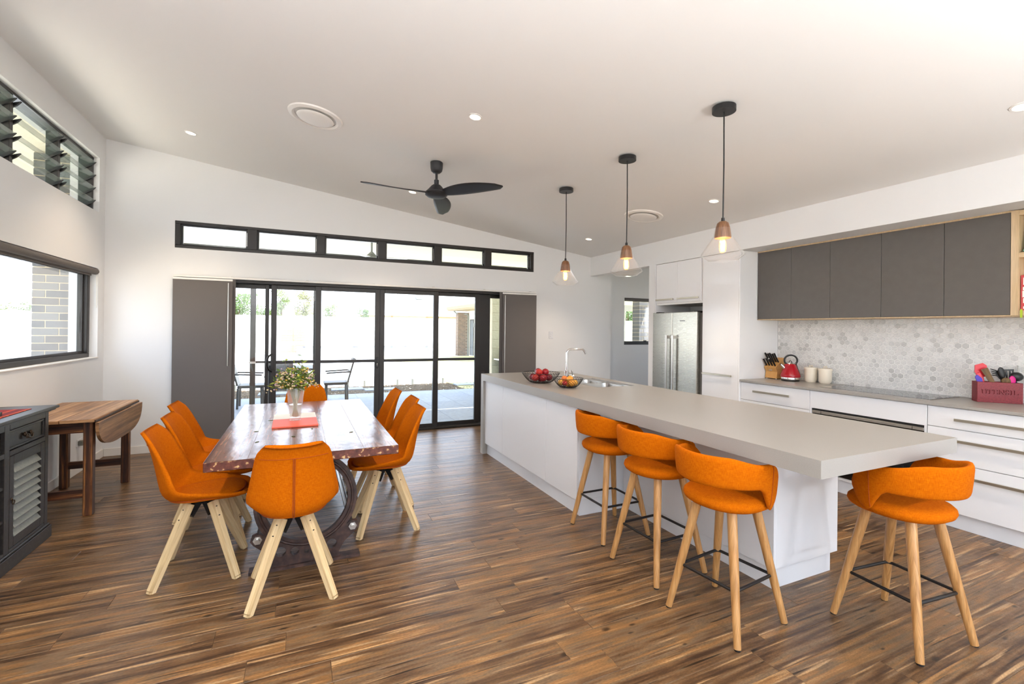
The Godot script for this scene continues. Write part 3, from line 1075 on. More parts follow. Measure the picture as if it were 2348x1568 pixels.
func make_chair(label: String) -> Node3D:   # faces -z
	var t := thing("dining_chair", label, "chair", Vector3.ZERO, 0.0, "orange dining chairs around the wooden table")
	var pd := [-0.302, -0.278, -0.258, -0.242, -0.228, -0.216, -0.198, -0.157, -0.085, 0.0, 0.09, 0.165, 0.222, 0.25, 0.262]
	var py := [0.880, 0.835, 0.77, 0.70, 0.63, 0.565, 0.503, 0.459, 0.441, 0.437, 0.437, 0.44, 0.447, 0.454, 0.462]
	var pw := [0.14, 0.178, 0.194, 0.207, 0.219, 0.229, 0.233, 0.231, 0.227, 0.222, 0.213, 0.196, 0.168, 0.134, 0.095]
	var pc := [0.022, 0.042, 0.06, 0.076, 0.09, 0.102, 0.112, 0.108, 0.094, 0.08, 0.068, 0.054, 0.04, 0.026, 0.014]
	var n := 30
	var m := 20
	var outer := []
	var inner := []
	for i in n + 1:
		var s := i / float(n)
		if i == 0:
			s = 0.0
		var c := Vector2(smooth_table(pd, s), smooth_table(py, s))
		var e := 0.01
		var tg := Vector2(smooth_table(pd, s + e) - smooth_table(pd, s - e), smooth_table(py, s + e) - smooth_table(py, s - e)).normalized()
		var nn := Vector2(-tg.y, tg.x)
		var phi := deg_to_rad(lerpf(4, 84, smoothstep(0.18, 0.72, s)))
		var lift := Vector2(cos(phi), sin(phi))
		var w := smooth_table(pw, s)
		var curl := smooth_table(pc, s)
		var dip := 0.009 * exp(-s * 14)
		var ro := []
		var ri := []
		for j in m + 1:
			var q := j / float(m) * 2 - 1
			var k := curl * pow(absf(q), 2.4)
			var d := c + lift * k
			d.y -= dip * (1 - q * q) - dip * 0.3
			var th := 0.026 * (1.0 - 0.45 * pow(absf(q), 6))
			ro.append(Vector3(q * w, d.y, -d.x))
			var a := d + nn * th
			ri.append(Vector3(q * (w - 0.004), a.y, -a.x))
		outer.append(ro)
		inner.append(ri)
	var loop := []
	for i in n + 1:
		var r: Array = outer[i].duplicate()
		var back: Array = inner[i].duplicate()
		back.reverse()
		r.append_array(back)
		r.reverse()
		loop.append(r)
	var b := nb()
	b.grid(loop, false, true)
	for j in m:
		b.quad(outer[0][j], outer[0][j + 1], inner[0][j + 1], inner[0][j], b.grp)
		b.quad(outer[n][j + 1], outer[n][j], inner[n][j], inner[n][j + 1], b.grp)
	var shell := obj("seat_shell", b, M.fabric, t)
	# seam down the middle of the back and stitch line under the top
	b = nb()
	for x in [-0.004, 0.004]:
		var line := []
		for i in range(3, 19):
			var p: Vector3 = outer[i][m / 2]
			line.append(p + Vector3(x, -0.002 if i > 14 else 0.0, 0.002))
		b.tube(line, 0.0024, 6)
	obj("back_seam", b, M.thread, shell)
	b = nb()
	var st := []
	for j in range(1, m):
		st.append(outer[3][j] + Vector3(0, 0, 0.001))
	b.tube(st, 0.0016, 5)
	obj("stitch_line", b, M.thread, shell)
	# seat pad
	var rings := []
	for lv in [[0.0, 0.9], [0.006, 0.985], [0.016, 1.0], [0.026, 0.985], [0.033, 0.93], [0.036, 0.6], [0.034, 0.25], [0.033, 0.02]]:
		var ring := []
		for j in 40:
			var a := TAU * j / 40
			var x: float = 0.18 * signf(cos(a)) * pow(absf(cos(a)), 0.8) * lv[1]
			var z: float = 0.2 * signf(sin(a)) * pow(absf(sin(a)), 0.85) * lv[1]
			ring.append(Vector3(x, 0.466 + lv[0] - 0.04 * z, z - 0.03))
		rings.append(ring)
	for r in rings:
		r.reverse()
	b = nb()
	b.grid(rings, false, true)
	var pad := obj("seat_pad", b, M.fabric, t)
	var pipe := []
	for v in rings[2]:
		pipe.append(v * Vector3(1.012, 1, 1.0) + Vector3(0, 0.0, 0))
	obj("piping", nb().tube(pipe, 0.0035, 6, true), M.thread, pad)
	# legs, pyramid fashion
	for s in [[-1, -1], [1, -1], [1, 1], [-1, 1]]:
		var dir := Vector3(s[0], 0, s[1]).normalized()
		var side := Vector3(-dir.z, 0, dir.x)
		var top := Vector3(s[0] * 0.06, 0.428, s[1] * 0.06)
		var foot := Vector3(s[0] * 0.205, 0.012, s[1] * 0.205)
		b = nb()
		b.frus(foot, top, 0.034, 0.034, 0.042, 0.042, side)
		var low := Vector3(foot.x + s[0] * 0.002, 0.0, foot.z + s[1] * 0.002)
		b.frus(low, foot, 0.032, 0.032, 0.034, 0.034, side)
		var leg := obj("leg", b, M.pale_wood, t)
		for f in [0.8, 0.92]:
			var p: Vector3 = foot.lerp(top, f) + (dir * 0.95 + Vector3.UP * 0.32).normalized() * 0.0195
			obj("screw_hole", nb().tube([p - dir * 0.004, p + (dir * 0.95 + Vector3.UP * 0.32) * 0.0012], 0.006, 8), M.black, leg)
		var fin := nb()
		fin.xf = Transform3D(Basis(dir, Vector3.UP, -side if dir.cross(Vector3.UP).dot(-side) > 0 else side), Vector3.ZERO)
		fin.prism(PackedVector2Array([Vector2(0.0, 0.425), Vector2(0.06, 0.425), Vector2(0.078, 0.36), Vector2(0.07, 0.345), Vector2(0.02, 0.41), Vector2(0.0, 0.41)]), 2, -0.017, 0.017)
		obj("bracket", fin, M.black, t)
	return t


func make_stool(label: String) -> Node3D:   # faces -z
	var t := thing("bar_stool", label, "stool", Vector3.ZERO, 0.0, "orange bar stools at the island")
	var rings := []
	for lv in [[0.0, 0.02], [0.0, 0.6], [0.006, 0.88], [0.018, 0.965], [0.034, 1.0], [0.05, 0.985], [0.063, 0.92], [0.07, 0.75], [0.07, 0.35], [0.069, 0.02]]:
		var ring := []
		for j in 44:
			var a := TAU * j / 44
			var sq := 0.72 if sin(a) < 0 else 0.9
			ring.append(Vector3(0.208 * signf(cos(a)) * pow(absf(cos(a)), sq) * lv[1], 0.6 + lv[0], 0.205 * signf(sin(a)) * pow(absf(sin(a)), sq) * lv[1]))
		ring.reverse()
		rings.append(ring)
	var b := nb()
	b.grid(rings, false, true)
	obj("seat", b, M.fabric, t)
	# wrap-around back: a band that dips down at both sides to meet the seat
	var n := 44
	var loop := []
	for i in n + 1:
		var th := (i / float(n) * 2 - 1) * 2.02
		var a := absf(th)
		var lo := lerpf(0.738, 0.612, smoothstep(1.28, 1.7, a))
		var hi := lerpf(0.893, 0.862, smoothstep(0.6, 1.3, a))
		var e := clampf((a - 1.4) / 0.62, 0, 1)
		var half := 0.124 * sqrt(maxf(0.03, 1.0 - e * e))
		hi = minf(hi, 0.738 + half) if e > 0 else hi
		lo = maxf(lo, 0.738 - half) if e > 0 else lo
		var ring := []
		for j in 16:
			var q := TAU * j / 16
			var cy := signf(sin(q)) * pow(absf(sin(q)), 0.45)
			var cr := signf(cos(q)) * pow(absf(cos(q)), 0.7)
			var y := (lo + hi) / 2 + cy * (hi - lo) / 2
			var r := 0.222 + cr * 0.0155 * (1 - 0.4 * e) + 0.022 * (y - 0.62) / 0.28
			ring.append(Vector3(r * sin(th), y, r * cos(th) * (1.04 if cos(th) > 0 else 0.95)))
		loop.append(ring)
	b = nb()
	b.grid(loop, false, true)
	for j in range(1, 15):
		b.tri(loop[0][0], loop[0][j], loop[0][j + 1], b.grp)
		b.tri(loop[n][0], loop[n][j + 1], loop[n][j], b.grp)
	obj("backrest", b, M.fabric, t)
	b = nb()
	for k in [5, n - 5]:
		var line := []
		for j in range(13, 20):
			line.append(loop[k][j % 16] * Vector3(1.006, 1, 1.006))
		b.tube(line, 0.0015, 5)
	obj("stitch_line", b, M.thread, t)
	for s in [[-1, -1], [1, -1], [1, 1], [-1, 1]]:
		var foot := Vector3(s[0] * 0.2, 0.006, s[1] * 0.2)
		var top := Vector3(s[0] * 0.096, 0.616, s[1] * 0.096)
		var leg := obj("leg", nb().tube([foot, foot.lerp(top, 0.5), top], [0.0165, 0.0215, 0.024], 14), M.oak, t)
		obj("foot_pad", nb().tube([foot - Vector3(0, 0.006, 0), foot + Vector3(0, 0.002, 0)], 0.015, 12), M.black, leg)
		obj("bolt", nb().ball(foot.lerp(top, 0.93) + Vector3(-s[0] * 0.02, 0, 0), Vector3.ONE * 0.006, 8, 6), M.black, t)
	var ring := []
	for c in 4:
		var cc := Vector2([1, -1, -1, 1][c], [1, 1, -1, -1][c]) * 0.132
		for k in 5:
			var a := PI / 2 * (c + k / 4.0)
			ring.append(Vector3(cc.x + cos(a) * 0.026, 0.243, cc.y + sin(a) * 0.026))
	obj("foot_ring", nb().tube(ring, 0.0082, 8, true), M.black, t)
	return t


func chairs() -> void:
	var c := make_chair("orange dining chair at the near end of table, back to camera")
	c.position = Vector3(2.012, 0, 3.786)
	copy(c, "orange dining chair at the far end of table behind vase", Vector3(2.1, 0, 1.65), PI)
	copy(c, "orange dining chair nearest the camera on the table's left side", Vector3(1.497, 0, 3.335), -PI / 2)
	copy(c, "middle orange dining chair of the table's left side", Vector3(1.483, 0, 2.85), -PI / 2)
	copy(c, "farthest orange dining chair on the table's left side near blind", Vector3(1.402, 0, 2.3), -PI / 2)
	copy(c, "orange dining chair nearest the camera on the table's right side", Vector3(2.635, 0, 3.1), PI / 2)
	copy(c, "middle orange dining chair of the table's right side", Vector3(2.7, 0, 2.61), PI / 2)
	copy(c, "farthest orange dining chair on the table's right side near doors", Vector3(2.66, 0, 2.05), PI / 2)
	var s := make_stool("orange bar stool farthest from camera, beside the white island panels")
	s.position = Vector3(4.17, 0, 3.866)
	s.rotation.y = -PI / 2
	copy(s, "orange bar stool in the middle of the three along island side", Vector3(4.127, 0, 4.428), -PI / 2 + 0.04)
	copy(s, "orange bar stool at the island's near left corner", Vector3(4.096, 0, 4.975), -PI / 2 + 0.115)
	copy(s, "orange bar stool alone at the near end of the island", Vector3(4.823, 0, 5.418), -0.096)


func dining_table() -> void:
	var t := thing("dining_table", "rustic dark wood dining table with cast iron end frames", "table", Vector3(2.086, 0, 2.735))
	rng.seed = 5
	for i in 5:
		var b := nb()
		b.grain = 2
		b.uvo = Vector2(rng.randf() * 2, rng.randf())
		var x := -0.522 + i * 0.2088
		b.box(x + 0.0004, 0.7585, -1.033, x + 0.2084, 0.7598 + rng.randf_range(-0.0004, 0.0004), 1.033, 0.001)
		obj("plank", b, M.table, t)
	obj("edge_frame", bx(-0.523, 0.705, -1.034, 0.523, 0.7585, 1.034, 0.004), M.table_edge, t)
	for e in 2:
		var z := 0.782 if e == 0 else -0.782
		var fr := CSGCombiner3D.new()
		fr.name = "iron_end_frame"
		t.add_child(fr, true)
		fr.position = Vector3(0, 0, z)
		var out := PackedVector2Array()
		for i in 41:
			var a := deg_to_rad(-38 + 256.0 * i / 40)
			out.append(Vector2(cos(a) * 0.3, 0.404 + sin(a) * 0.3))
		for p in [[-0.27, 0.235], [-0.305, 0.225], [-0.315, 0.195], [-0.295, 0.168], [-0.225, 0.11], [-0.19, 0.05], [-0.2, 0.018], [0.2, 0.018], [0.19, 0.05], [0.225, 0.11], [0.295, 0.168], [0.315, 0.195], [0.305, 0.225], [0.27, 0.235]]:
			out.append(Vector2(p[0], p[1]))
		var body := CSGPolygon3D.new()
		body.polygon = out
		body.depth = 0.036
		body.position.z = 0.018
		body.material = M.iron
		fr.add_child(body)
		var foot := CSGBox3D.new()
		foot.size = Vector3(0.64, 0.02, 0.07)
		foot.position.y = 0.01
		foot.material = M.iron
		fr.add_child(foot)
		var hub := CSGBox3D.new()
		hub.size = Vector3(0.5, 0.02, 0.09)
		hub.position.y = 0.695
		hub.material = M.iron
		fr.add_child(hub)
		for h in [[0, 0.404, 0.244], [-0.148, 0.106, 0.031], [0.148, 0.106, 0.031], [-0.068, 0.097, 0.025], [0.068, 0.097, 0.025], [0, 0.085, 0.014]]:
			var cy := CSGCylinder3D.new()
			cy.radius = h[2]
			cy.height = 0.2
			cy.sides = 48 if h[2] > 0.1 else 20
			cy.rotation.x = PI / 2
			cy.position = Vector3(h[0], h[1], 0)
			cy.operation = CSGShape3D.OPERATION_SUBTRACTION
			cy.material = M.iron
			fr.add_child(cy)
		for s in [-1, 1]:
			var zz := z + (0.018 if e == 0 else -0.018)
			var d := 1 if e == 0 else -1
			var bo := nb()
			bo.tube([Vector3(s * 0.274, 0.203, zz), Vector3(s * 0.274, 0.203, zz + d * 0.014)], 0.026, 6)
			bo.tube([Vector3(s * 0.274, 0.203, zz), Vector3(s * 0.274, 0.203, zz + d * 0.032)], 0.013, 10)
			obj("bolt", bo, M.steel, t)
			obj("iron_rim", nb().tube(arc_pts(0.272, 0.404, z + d * 0.02, 20), 0.009, 6, true), M.iron, t) if s == 1 else null
	for s in [-1, 1]:
		obj("steel_rail", bx(s * 0.238 - 0.008, 0.29, -0.76, s * 0.238 + 0.008, 0.315, 0.76, 0.002), M.steel, t)
		obj("tie_rod", nb().tube([Vector3(s * 0.274, 0.203, -0.8), Vector3(s * 0.274, 0.203, 0.8)], 0.011, 10), M.iron, t)

	# board and vase
	var br := thing("serving_board", "coral and white two-tone board under the flower vase", "board", Vector3(2.005, 0.7605, 2.70), 0.015)
	obj("coral_half", bx(-0.155, 0, -0.04, 0.157, 0.012, 0.275, 0.003), mat(rgb(226, 96, 72), 0.5), br)
	obj("white_half", bx(-0.155, 0, -0.275, 0.157, 0.012, -0.041, 0.003), mat(rgb(232, 228, 218), 0.5), br)
	var v := thing("flower_vase", "tall clear glass vase half filled with water on board", "vase", Vector3(2.006, 0.773, 2.74))
	obj("glass_wall", nb().lathe([Vector2(0.0, 0.0), Vector2(0.036, 0.0), Vector2(0.04, 0.003), Vector2(0.063, 0.25), Vector2(0.062, 0.253), Vector2(0.0585, 0.252), Vector2(0.0365, 0.022), Vector2(0.0, 0.02)], 32), M.vase, v)
	var wm := mat(rgb(206, 190, 120), 0.0)
	wm.albedo_color.a = 0.14
	wm.transparency = BaseMaterial3D.TRANSPARENCY_ALPHA
	obj("water", nb().lathe([Vector2(0.0, 0.0215), Vector2(0.0355, 0.0235), Vector2(0.0455, 0.122), Vector2(0.0, 0.122)], 28), wm, v)
	bouquet(Vector3(2.006, 0.797, 2.74))
	rng.seed = 21
	var spots := [[1.83, 2.62, "small fallen leaf on table left of the coral board"], [1.76, 3.02, "small fallen leaf on table in front of the left board corner"], [1.79, 3.36, "small fallen leaf near the left front of the tabletop"], [2.12, 3.06, "small fallen leaf on table in front of the vase board"], [2.0, 3.28, "small fallen leaf in the middle front of the tabletop"], [2.37, 3.28, "small fallen leaf on the right front of the tabletop"]]
	for s in spots:
		var b := nb()
		var a := rng.randf() * TAU
		b.xf = Transform3D(Basis(Vector3.UP, a), Vector3(s[0], 0.7605, s[1]))
		b.prism(PackedVector2Array([Vector2(-0.016, 0), Vector2(-0.006, -0.005), Vector2(0.006, -0.005), Vector2(0.016, 0), Vector2(0.006, 0.005), Vector2(-0.006, 0.005)]), 1, 0.0, 0.002)
		tag(obj("fallen_leaf", b, M.leaf[3] if a > 2 else M.bronze), s[2], "leaf", "fallen leaves on the dining table")


func arc_pts(r: float, cy: float, z: float, n: int) -> Array:
	var p := []
	for i in n * 2:
		var a := TAU * i / (n * 2)
		p.append(Vector3(cos(a) * r, cy + sin(a) * r, z))
	return p


func bouquet(at: Vector3) -> void:
	rng.seed = 77
	var t := thing("flower_bouquet", "loose bunch of green foliage and mauve wildflowers in vase", "flowers", at)
	var stems := nb()
	var leaves := nb()
	var pale := nb()
	var heads := {"mauve": nb(), "cream": nb(), "yellow": nb(), "violet": nb()}
	for i in 120:
		var a := rng.randf() * TAU
		var r := sqrt(rng.randf())
		var foot := Vector3(cos(a + 2.4) * r * 0.024, 0.002 + rng.randf() * 0.01, sin(a + 2.4) * r * 0.024)
		var neck := Vector3(cos(a) * r * 0.046, 0.22, sin(a) * r * 0.046)
		var tall := rng.randf_range(0.30, 0.415) - r * 0.06
		if i < 6:
			tall = rng.randf_range(0.42, 0.53)
		var tip := Vector3(cos(a) * r * 0.15, tall, sin(a) * r * 0.14)
		if i % 9 == 0:
			tip += Vector3(0.05 * signf(tip.x), -0.03, 0)
		var mid := neck.lerp(tip, 0.5) + Vector3(0, 0.02, 0)
		stems.tube([foot, foot.lerp(neck, 0.5), neck, mid, tip], [0.0026, 0.0024, 0.002, 0.0014, 0.0009], 5)
		for k in 10 if i > 5 else 4:
			var s := rng.randf_range(0.05, 1.0)
			var p := neck.lerp(mid, s * 2) if s < 0.5 else mid.lerp(tip, s * 2 - 1)
			leaf(leaves if rng.randf() < 0.6 else pale, p, rng.randf_range(0.03, 0.07), rng.randf_range(0.005, 0.0095))
		if i > 5:
			for k in rng.randi_range(2, 6):
				var p := tip + Vector3(rng.randf_range(-0.024, 0.024), rng.randf_range(-0.03, 0.01), rng.randf_range(-0.024, 0.024))
				var kind: String = ["cream", "cream", "mauve", "yellow", "cream"][rng.randi() % 5] if r > 0.55 else ["mauve", "mauve", "violet", "mauve", "yellow", "cream"][rng.randi() % 6]
				var s := rng.randf_range(0.0045, 0.0095)
				heads[kind].ball(p, Vector3(s, s * 0.7, s), 6, 4)
	obj("stems", stems, mat(rgb(128, 118, 60), 0.7), t)
	obj("dark_leaves", leaves, M.leaf[0], t)
	obj("light_leaves", pale, mat(rgb(150, 166, 66), 0.7), t)
	for k in heads:
		obj(k + "_blossoms", heads[k], mat({"mauve": rgb(182, 150, 172), "cream": rgb(220, 204, 164), "yellow": rgb(216, 172, 60), "violet": rgb(92, 66, 150)}[k], 0.8), t)


func leaf(b: B, p: Vector3, long: float, wide: float) -> void:
	var d := Vector3(rng.randf_range(-1, 1), rng.randf_range(-0.3, 0.9), rng.randf_range(-1, 1)).normalized()
	var s := d.cross(Vector3(rng.randf_range(-1, 1), rng.randf_range(-1, 1), rng.randf_range(-1, 1))).normalized() * wide
	var m := p + d * long * 0.45 + Vector3.UP * long * 0.06
	b.tri(p, m + s, p + d * long)
	b.tri(p, p + d * long, m - s)


func old_tables() -> void:
	var t := thing("drop_leaf_table", "worn brown wooden drop-leaf table in the left corner", "table", Vector3(0.31, 0, 1.6))
	var legs := [[-0.225, -0.43], [0.22, -0.43], [-0.225, 0.42], [0.22, 0.42]]
	for l in legs:
		var b := nb()
		b.uvo = Vector2(l[0] * 3, l[1])
		b.box(l[0] - 0.03, 0, l[1] - 0.03, l[0] + 0.03, 0.745, l[1] + 0.03, 0.004)
		obj("leg", b, M.old_leg, t)
	for z in [0.42, -0.43]:
		obj("apron", bx(-0.195, 0.65, z - 0.012, 0.19, 0.745, z + 0.012, 0.002, 0), M.old_leg, t)
		obj("stretcher", bx(-0.195, 0.142 if z > 0 else 0.17, z - 0.014, 0.19, 0.207 if z > 0 else 0.235, z + 0.014, 0.003, 0), M.old_leg, t)
	for x in [-0.225, 0.22]:
		obj("side_apron", bx(x - 0.01, 0.65, -0.4, x + 0.01, 0.745, 0.39, 0.002, 2), M.old_leg, t)
	var xs := [-0.29, -0.09, 0.075, 0.285]
	for i in 3:
		var b := nb()
		b.grain = 2
		b.uvo = Vector2(i * 0.7, i * 0.31)
		b.box(xs[i] + 0.001, 0.745, -0.54, xs[i + 1] - 0.001, 0.77, 0.535, 0.003)
		obj("top_board", b, M.old_wood, t)
	var pts := PackedVector2Array()
	for i in 25:
		var a := PI * i / 24
		pts.append(Vector2(-0.003 + 0.545 * signf(cos(a)) * pow(absf(cos(a)), 0.62), 0.742 - 0.222 * pow(sin(a), 0.8)))
	var b := nb()
	b.grain = 2
	b.uvo = Vector2(0.3, 0.9)
	b.prism(pts, 0, 0.292, 0.314)
	obj("hanging_leaf", b, M.old_wood, t)
	obj("rule_joint", bx(0.285, 0.745, -0.54, 0.293, 0.762, 0.535, 0.002, 2), M.old_leg, t)

	# sideboard: louvred doors at the ends, open shelves between
	var s := thing("sideboard", "dark grey distressed sideboard with louvred door and drawer", "sideboard", Vector3(0.23, 0, 3.18))
	var z0 := -0.77
	var z1 := 0.77
	b = nb()
	b.box(-0.2, 0.1, z0 + 0.01, -0.185, 0.885, z1 - 0.01)
	b.box(-0.2, 0.1, z0, 0.185, 0.885, z0 + 0.022)
	b.box(-0.2, 0.1, z1 - 0.022, 0.185, 0.885, z1)
	b.box(-0.2, 0.1, z0, 0.18, 0.118, z1)
	for z in [-0.28, 0.26]:
		b.box(-0.18, 0.118, z, 0.18, 0.7, z + 0.02)
	b.box(-0.18, 0.7, z0, 0.175, 0.712, z1)
	obj("carcass", b, M.grey_paint, s)
	obj("plinth", nb().box(-0.2, 0, z0 - 0.025, 0.215, 0.085, z1 + 0.02, 0.002).box(-0.2, 0.085, z0 - 0.018, 0.208, 0.1, z1 + 0.014, 0.005), M.grey_paint, s)
	b = nb()
	b.box(-0.21, 0.905, z0 - 0.05, 0.24, 0.925, z1 + 0.05, 0.004)
	b.box(-0.2, 0.895, z0 - 0.035, 0.225, 0.905, z1 + 0.035)
	b.box(-0.2, 0.885, z0 - 0.018, 0.205, 0.895, z1 + 0.018)
	obj("top", b, M.grey_paint, s)
	# face frame
	b = nb()
	var stiles := [[z0, z0 + 0.045], [-0.29, -0.235], [0.235, 0.29], [z1 - 0.045, z1]]
	for q in stiles:
		b.box(0.18, 0.1, q[0], 0.2, 0.885, q[1], 0.002)
	for q in [[z0 + 0.045, -0.29], [-0.235, 0.235], [0.29, z1 - 0.045]]:
		b.box(0.18, 0.85, q[0], 0.2, 0.885, q[1], 0.002)
		b.box(0.18, 0.69, q[0], 0.2, 0.72, q[1], 0.002)
		b.box(0.18, 0.1, q[0], 0.2, 0.118, q[1], 0.002)
	obj("face_frame", b, M.grey_paint, s)
	for q in [[z0 + 0.045, -0.29], [0.29, z1 - 0.045]]:
		b = nb()
		b.box(0.172, 0.724, q[0] + 0.004, 0.186, 0.846, q[1] - 0.004, 0.002)
		b.box(0.186, 0.724, q[0] + 0.004, 0.194, 0.738, q[1] - 0.004, 0.003)
		b.box(0.186, 0.832, q[0] + 0.004, 0.194, 0.846, q[1] - 0.004, 0.003)
		b.box(0.186, 0.738, q[0] + 0.004, 0.194, 0.832, q[0] + 0.018, 0.003)
		b.box(0.186, 0.738, q[1] - 0.018, 0.194, 0.832, q[1] - 0.004, 0.003)
		var dr := obj("drawer", b, M.grey_paint, s)
		var c: float = (q[0] + q[1]) / 2
		var h := []
		for i in 17:
			var a := PI * i / 16
			h.append(Vector3(0.2 + 0.014 * sin(a), 0.79 - 0.03 * sin(a), c + 0.036 * cos(a)))
		b = nb()
		b.tube(h, 0.004, 7)
		for e in [-0.036, 0.036]:
			b.ball(Vector3(0.196, 0.79, c + e), Vector3(0.01, 0.014, 0.014), 10, 6)
			b.tube(arc_ring(Vector3(0.206, 0.776, c + e * 0.8), 0.013), 0.003, 6, true)
		obj("handle", b, M.bronze, dr)
		# louvred door
		b = nb()
		b.box(0.18, 0.122, q[0] + 0.003, 0.2, 0.686, q[0] + 0.06, 0.002)
		b.box(0.18, 0.122, q[1] - 0.05, 0.2, 0.686, q[1] - 0.003, 0.002)
		b.box(0.18, 0.63, q[0] + 0.06, 0.2, 0.686, q[1] - 0.05, 0.002)
		b.box(0.18, 0.122, q[0] + 0.06, 0.2, 0.185, q[1] - 0.05, 0.002)
		var dn := obj("louvred_door", b, M.grey_paint, s)
		for k in 9:
			var sl := nb()
			sl.xf = Transform3D(Basis(Vector3.BACK, deg_to_rad(-58)), Vector3(0.186, 0.21 + k * 0.0492, 0))
			sl.box(-0.033, -0.0035, q[0] + 0.062, 0.033, 0.0035, q[1] - 0.052, 0.0012)
			obj("slat", sl, M.slat_paint, dn)
		b = nb()
		b.ball(Vector3(0.202, 0.42, q[1] - 0.025), Vector3(0.006, 0.01, 0.01), 8, 6)
		b.tube(arc_ring(Vector3(0.21, 0.403, q[1] - 0.025), 0.013), 0.003, 6, true)
		obj("ring_pull", b, M.bronze, dn)
	for y in [0.3, 0.5]:
		obj("shelf", bx(-0.18, y, -0.258, 0.195, y + 0.018, 0.258, 0.002), M.grey_paint, s)
	b = nb()
	b.box(-0.14, 0, -0.62, 0.14, 0.004, 0.6)
	var r := obj("table_runner", b, stripe_mat())
	r.position = Vector3(0.25, 0.9253, 3.16)
	tag(r, "red striped cloth runner on top of dark sideboard", "runner")
	var tr := thing("serving_tray", "dark low tray on the striped runner", "tray", Vector3(0.235, 0.9295, 3.14))
	b = nb()
	b.box(-0.13, 0, -0.32, 0.13, 0.008, 0.32, 0.002)
	obj("base", b, M.frame, tr)
	b = nb()
	b.box(-0.13, 0.008, -0.32, 0.13, 0.024, -0.31, 0.002)
	b.box(-0.13, 0.008, 0.31, 0.13, 0.024, 0.32, 0.002)
	b.box(-0.13, 0.008, -0.31, -0.12, 0.024, 0.31, 0.002)
	b.box(0.12, 0.008, -0.31, 0.13, 0.024, 0.31, 0.002)
	obj("rim", b, M.frame, tr)


func arc_ring(c: Vector3, r: float) -> Array:
	var p := []
	for i in 12:
		var a := TAU * i / 12
		p.append(c + Vector3(0, sin(a), cos(a)) * r)
	return p


func stripe_mat() -> StandardMaterial3D:
	var im := Image.create(64, 8, false, Image.FORMAT_RGB8)
	var cols := [rgb(150, 34, 40), rgb(150, 34, 40), rgb(196, 74, 52), rgb(118, 30, 40), rgb(140, 36, 44), rgb(210, 96, 62), rgb(110, 34, 46), rgb(160, 40, 42)]
	for x in 64:
		for y in 8:
			var c: Color = cols[x / 8]
			im.set_pixel(x, y, c.darkened(0.06 * ((x + y) % 3)))
	var m := mat(Color.WHITE, 0.95)
	m.albedo_texture = ImageTexture.create_from_image(im)
	m.uv1_triplanar = true
	m.uv1_scale = Vector3(5, 5, 5)
	return m


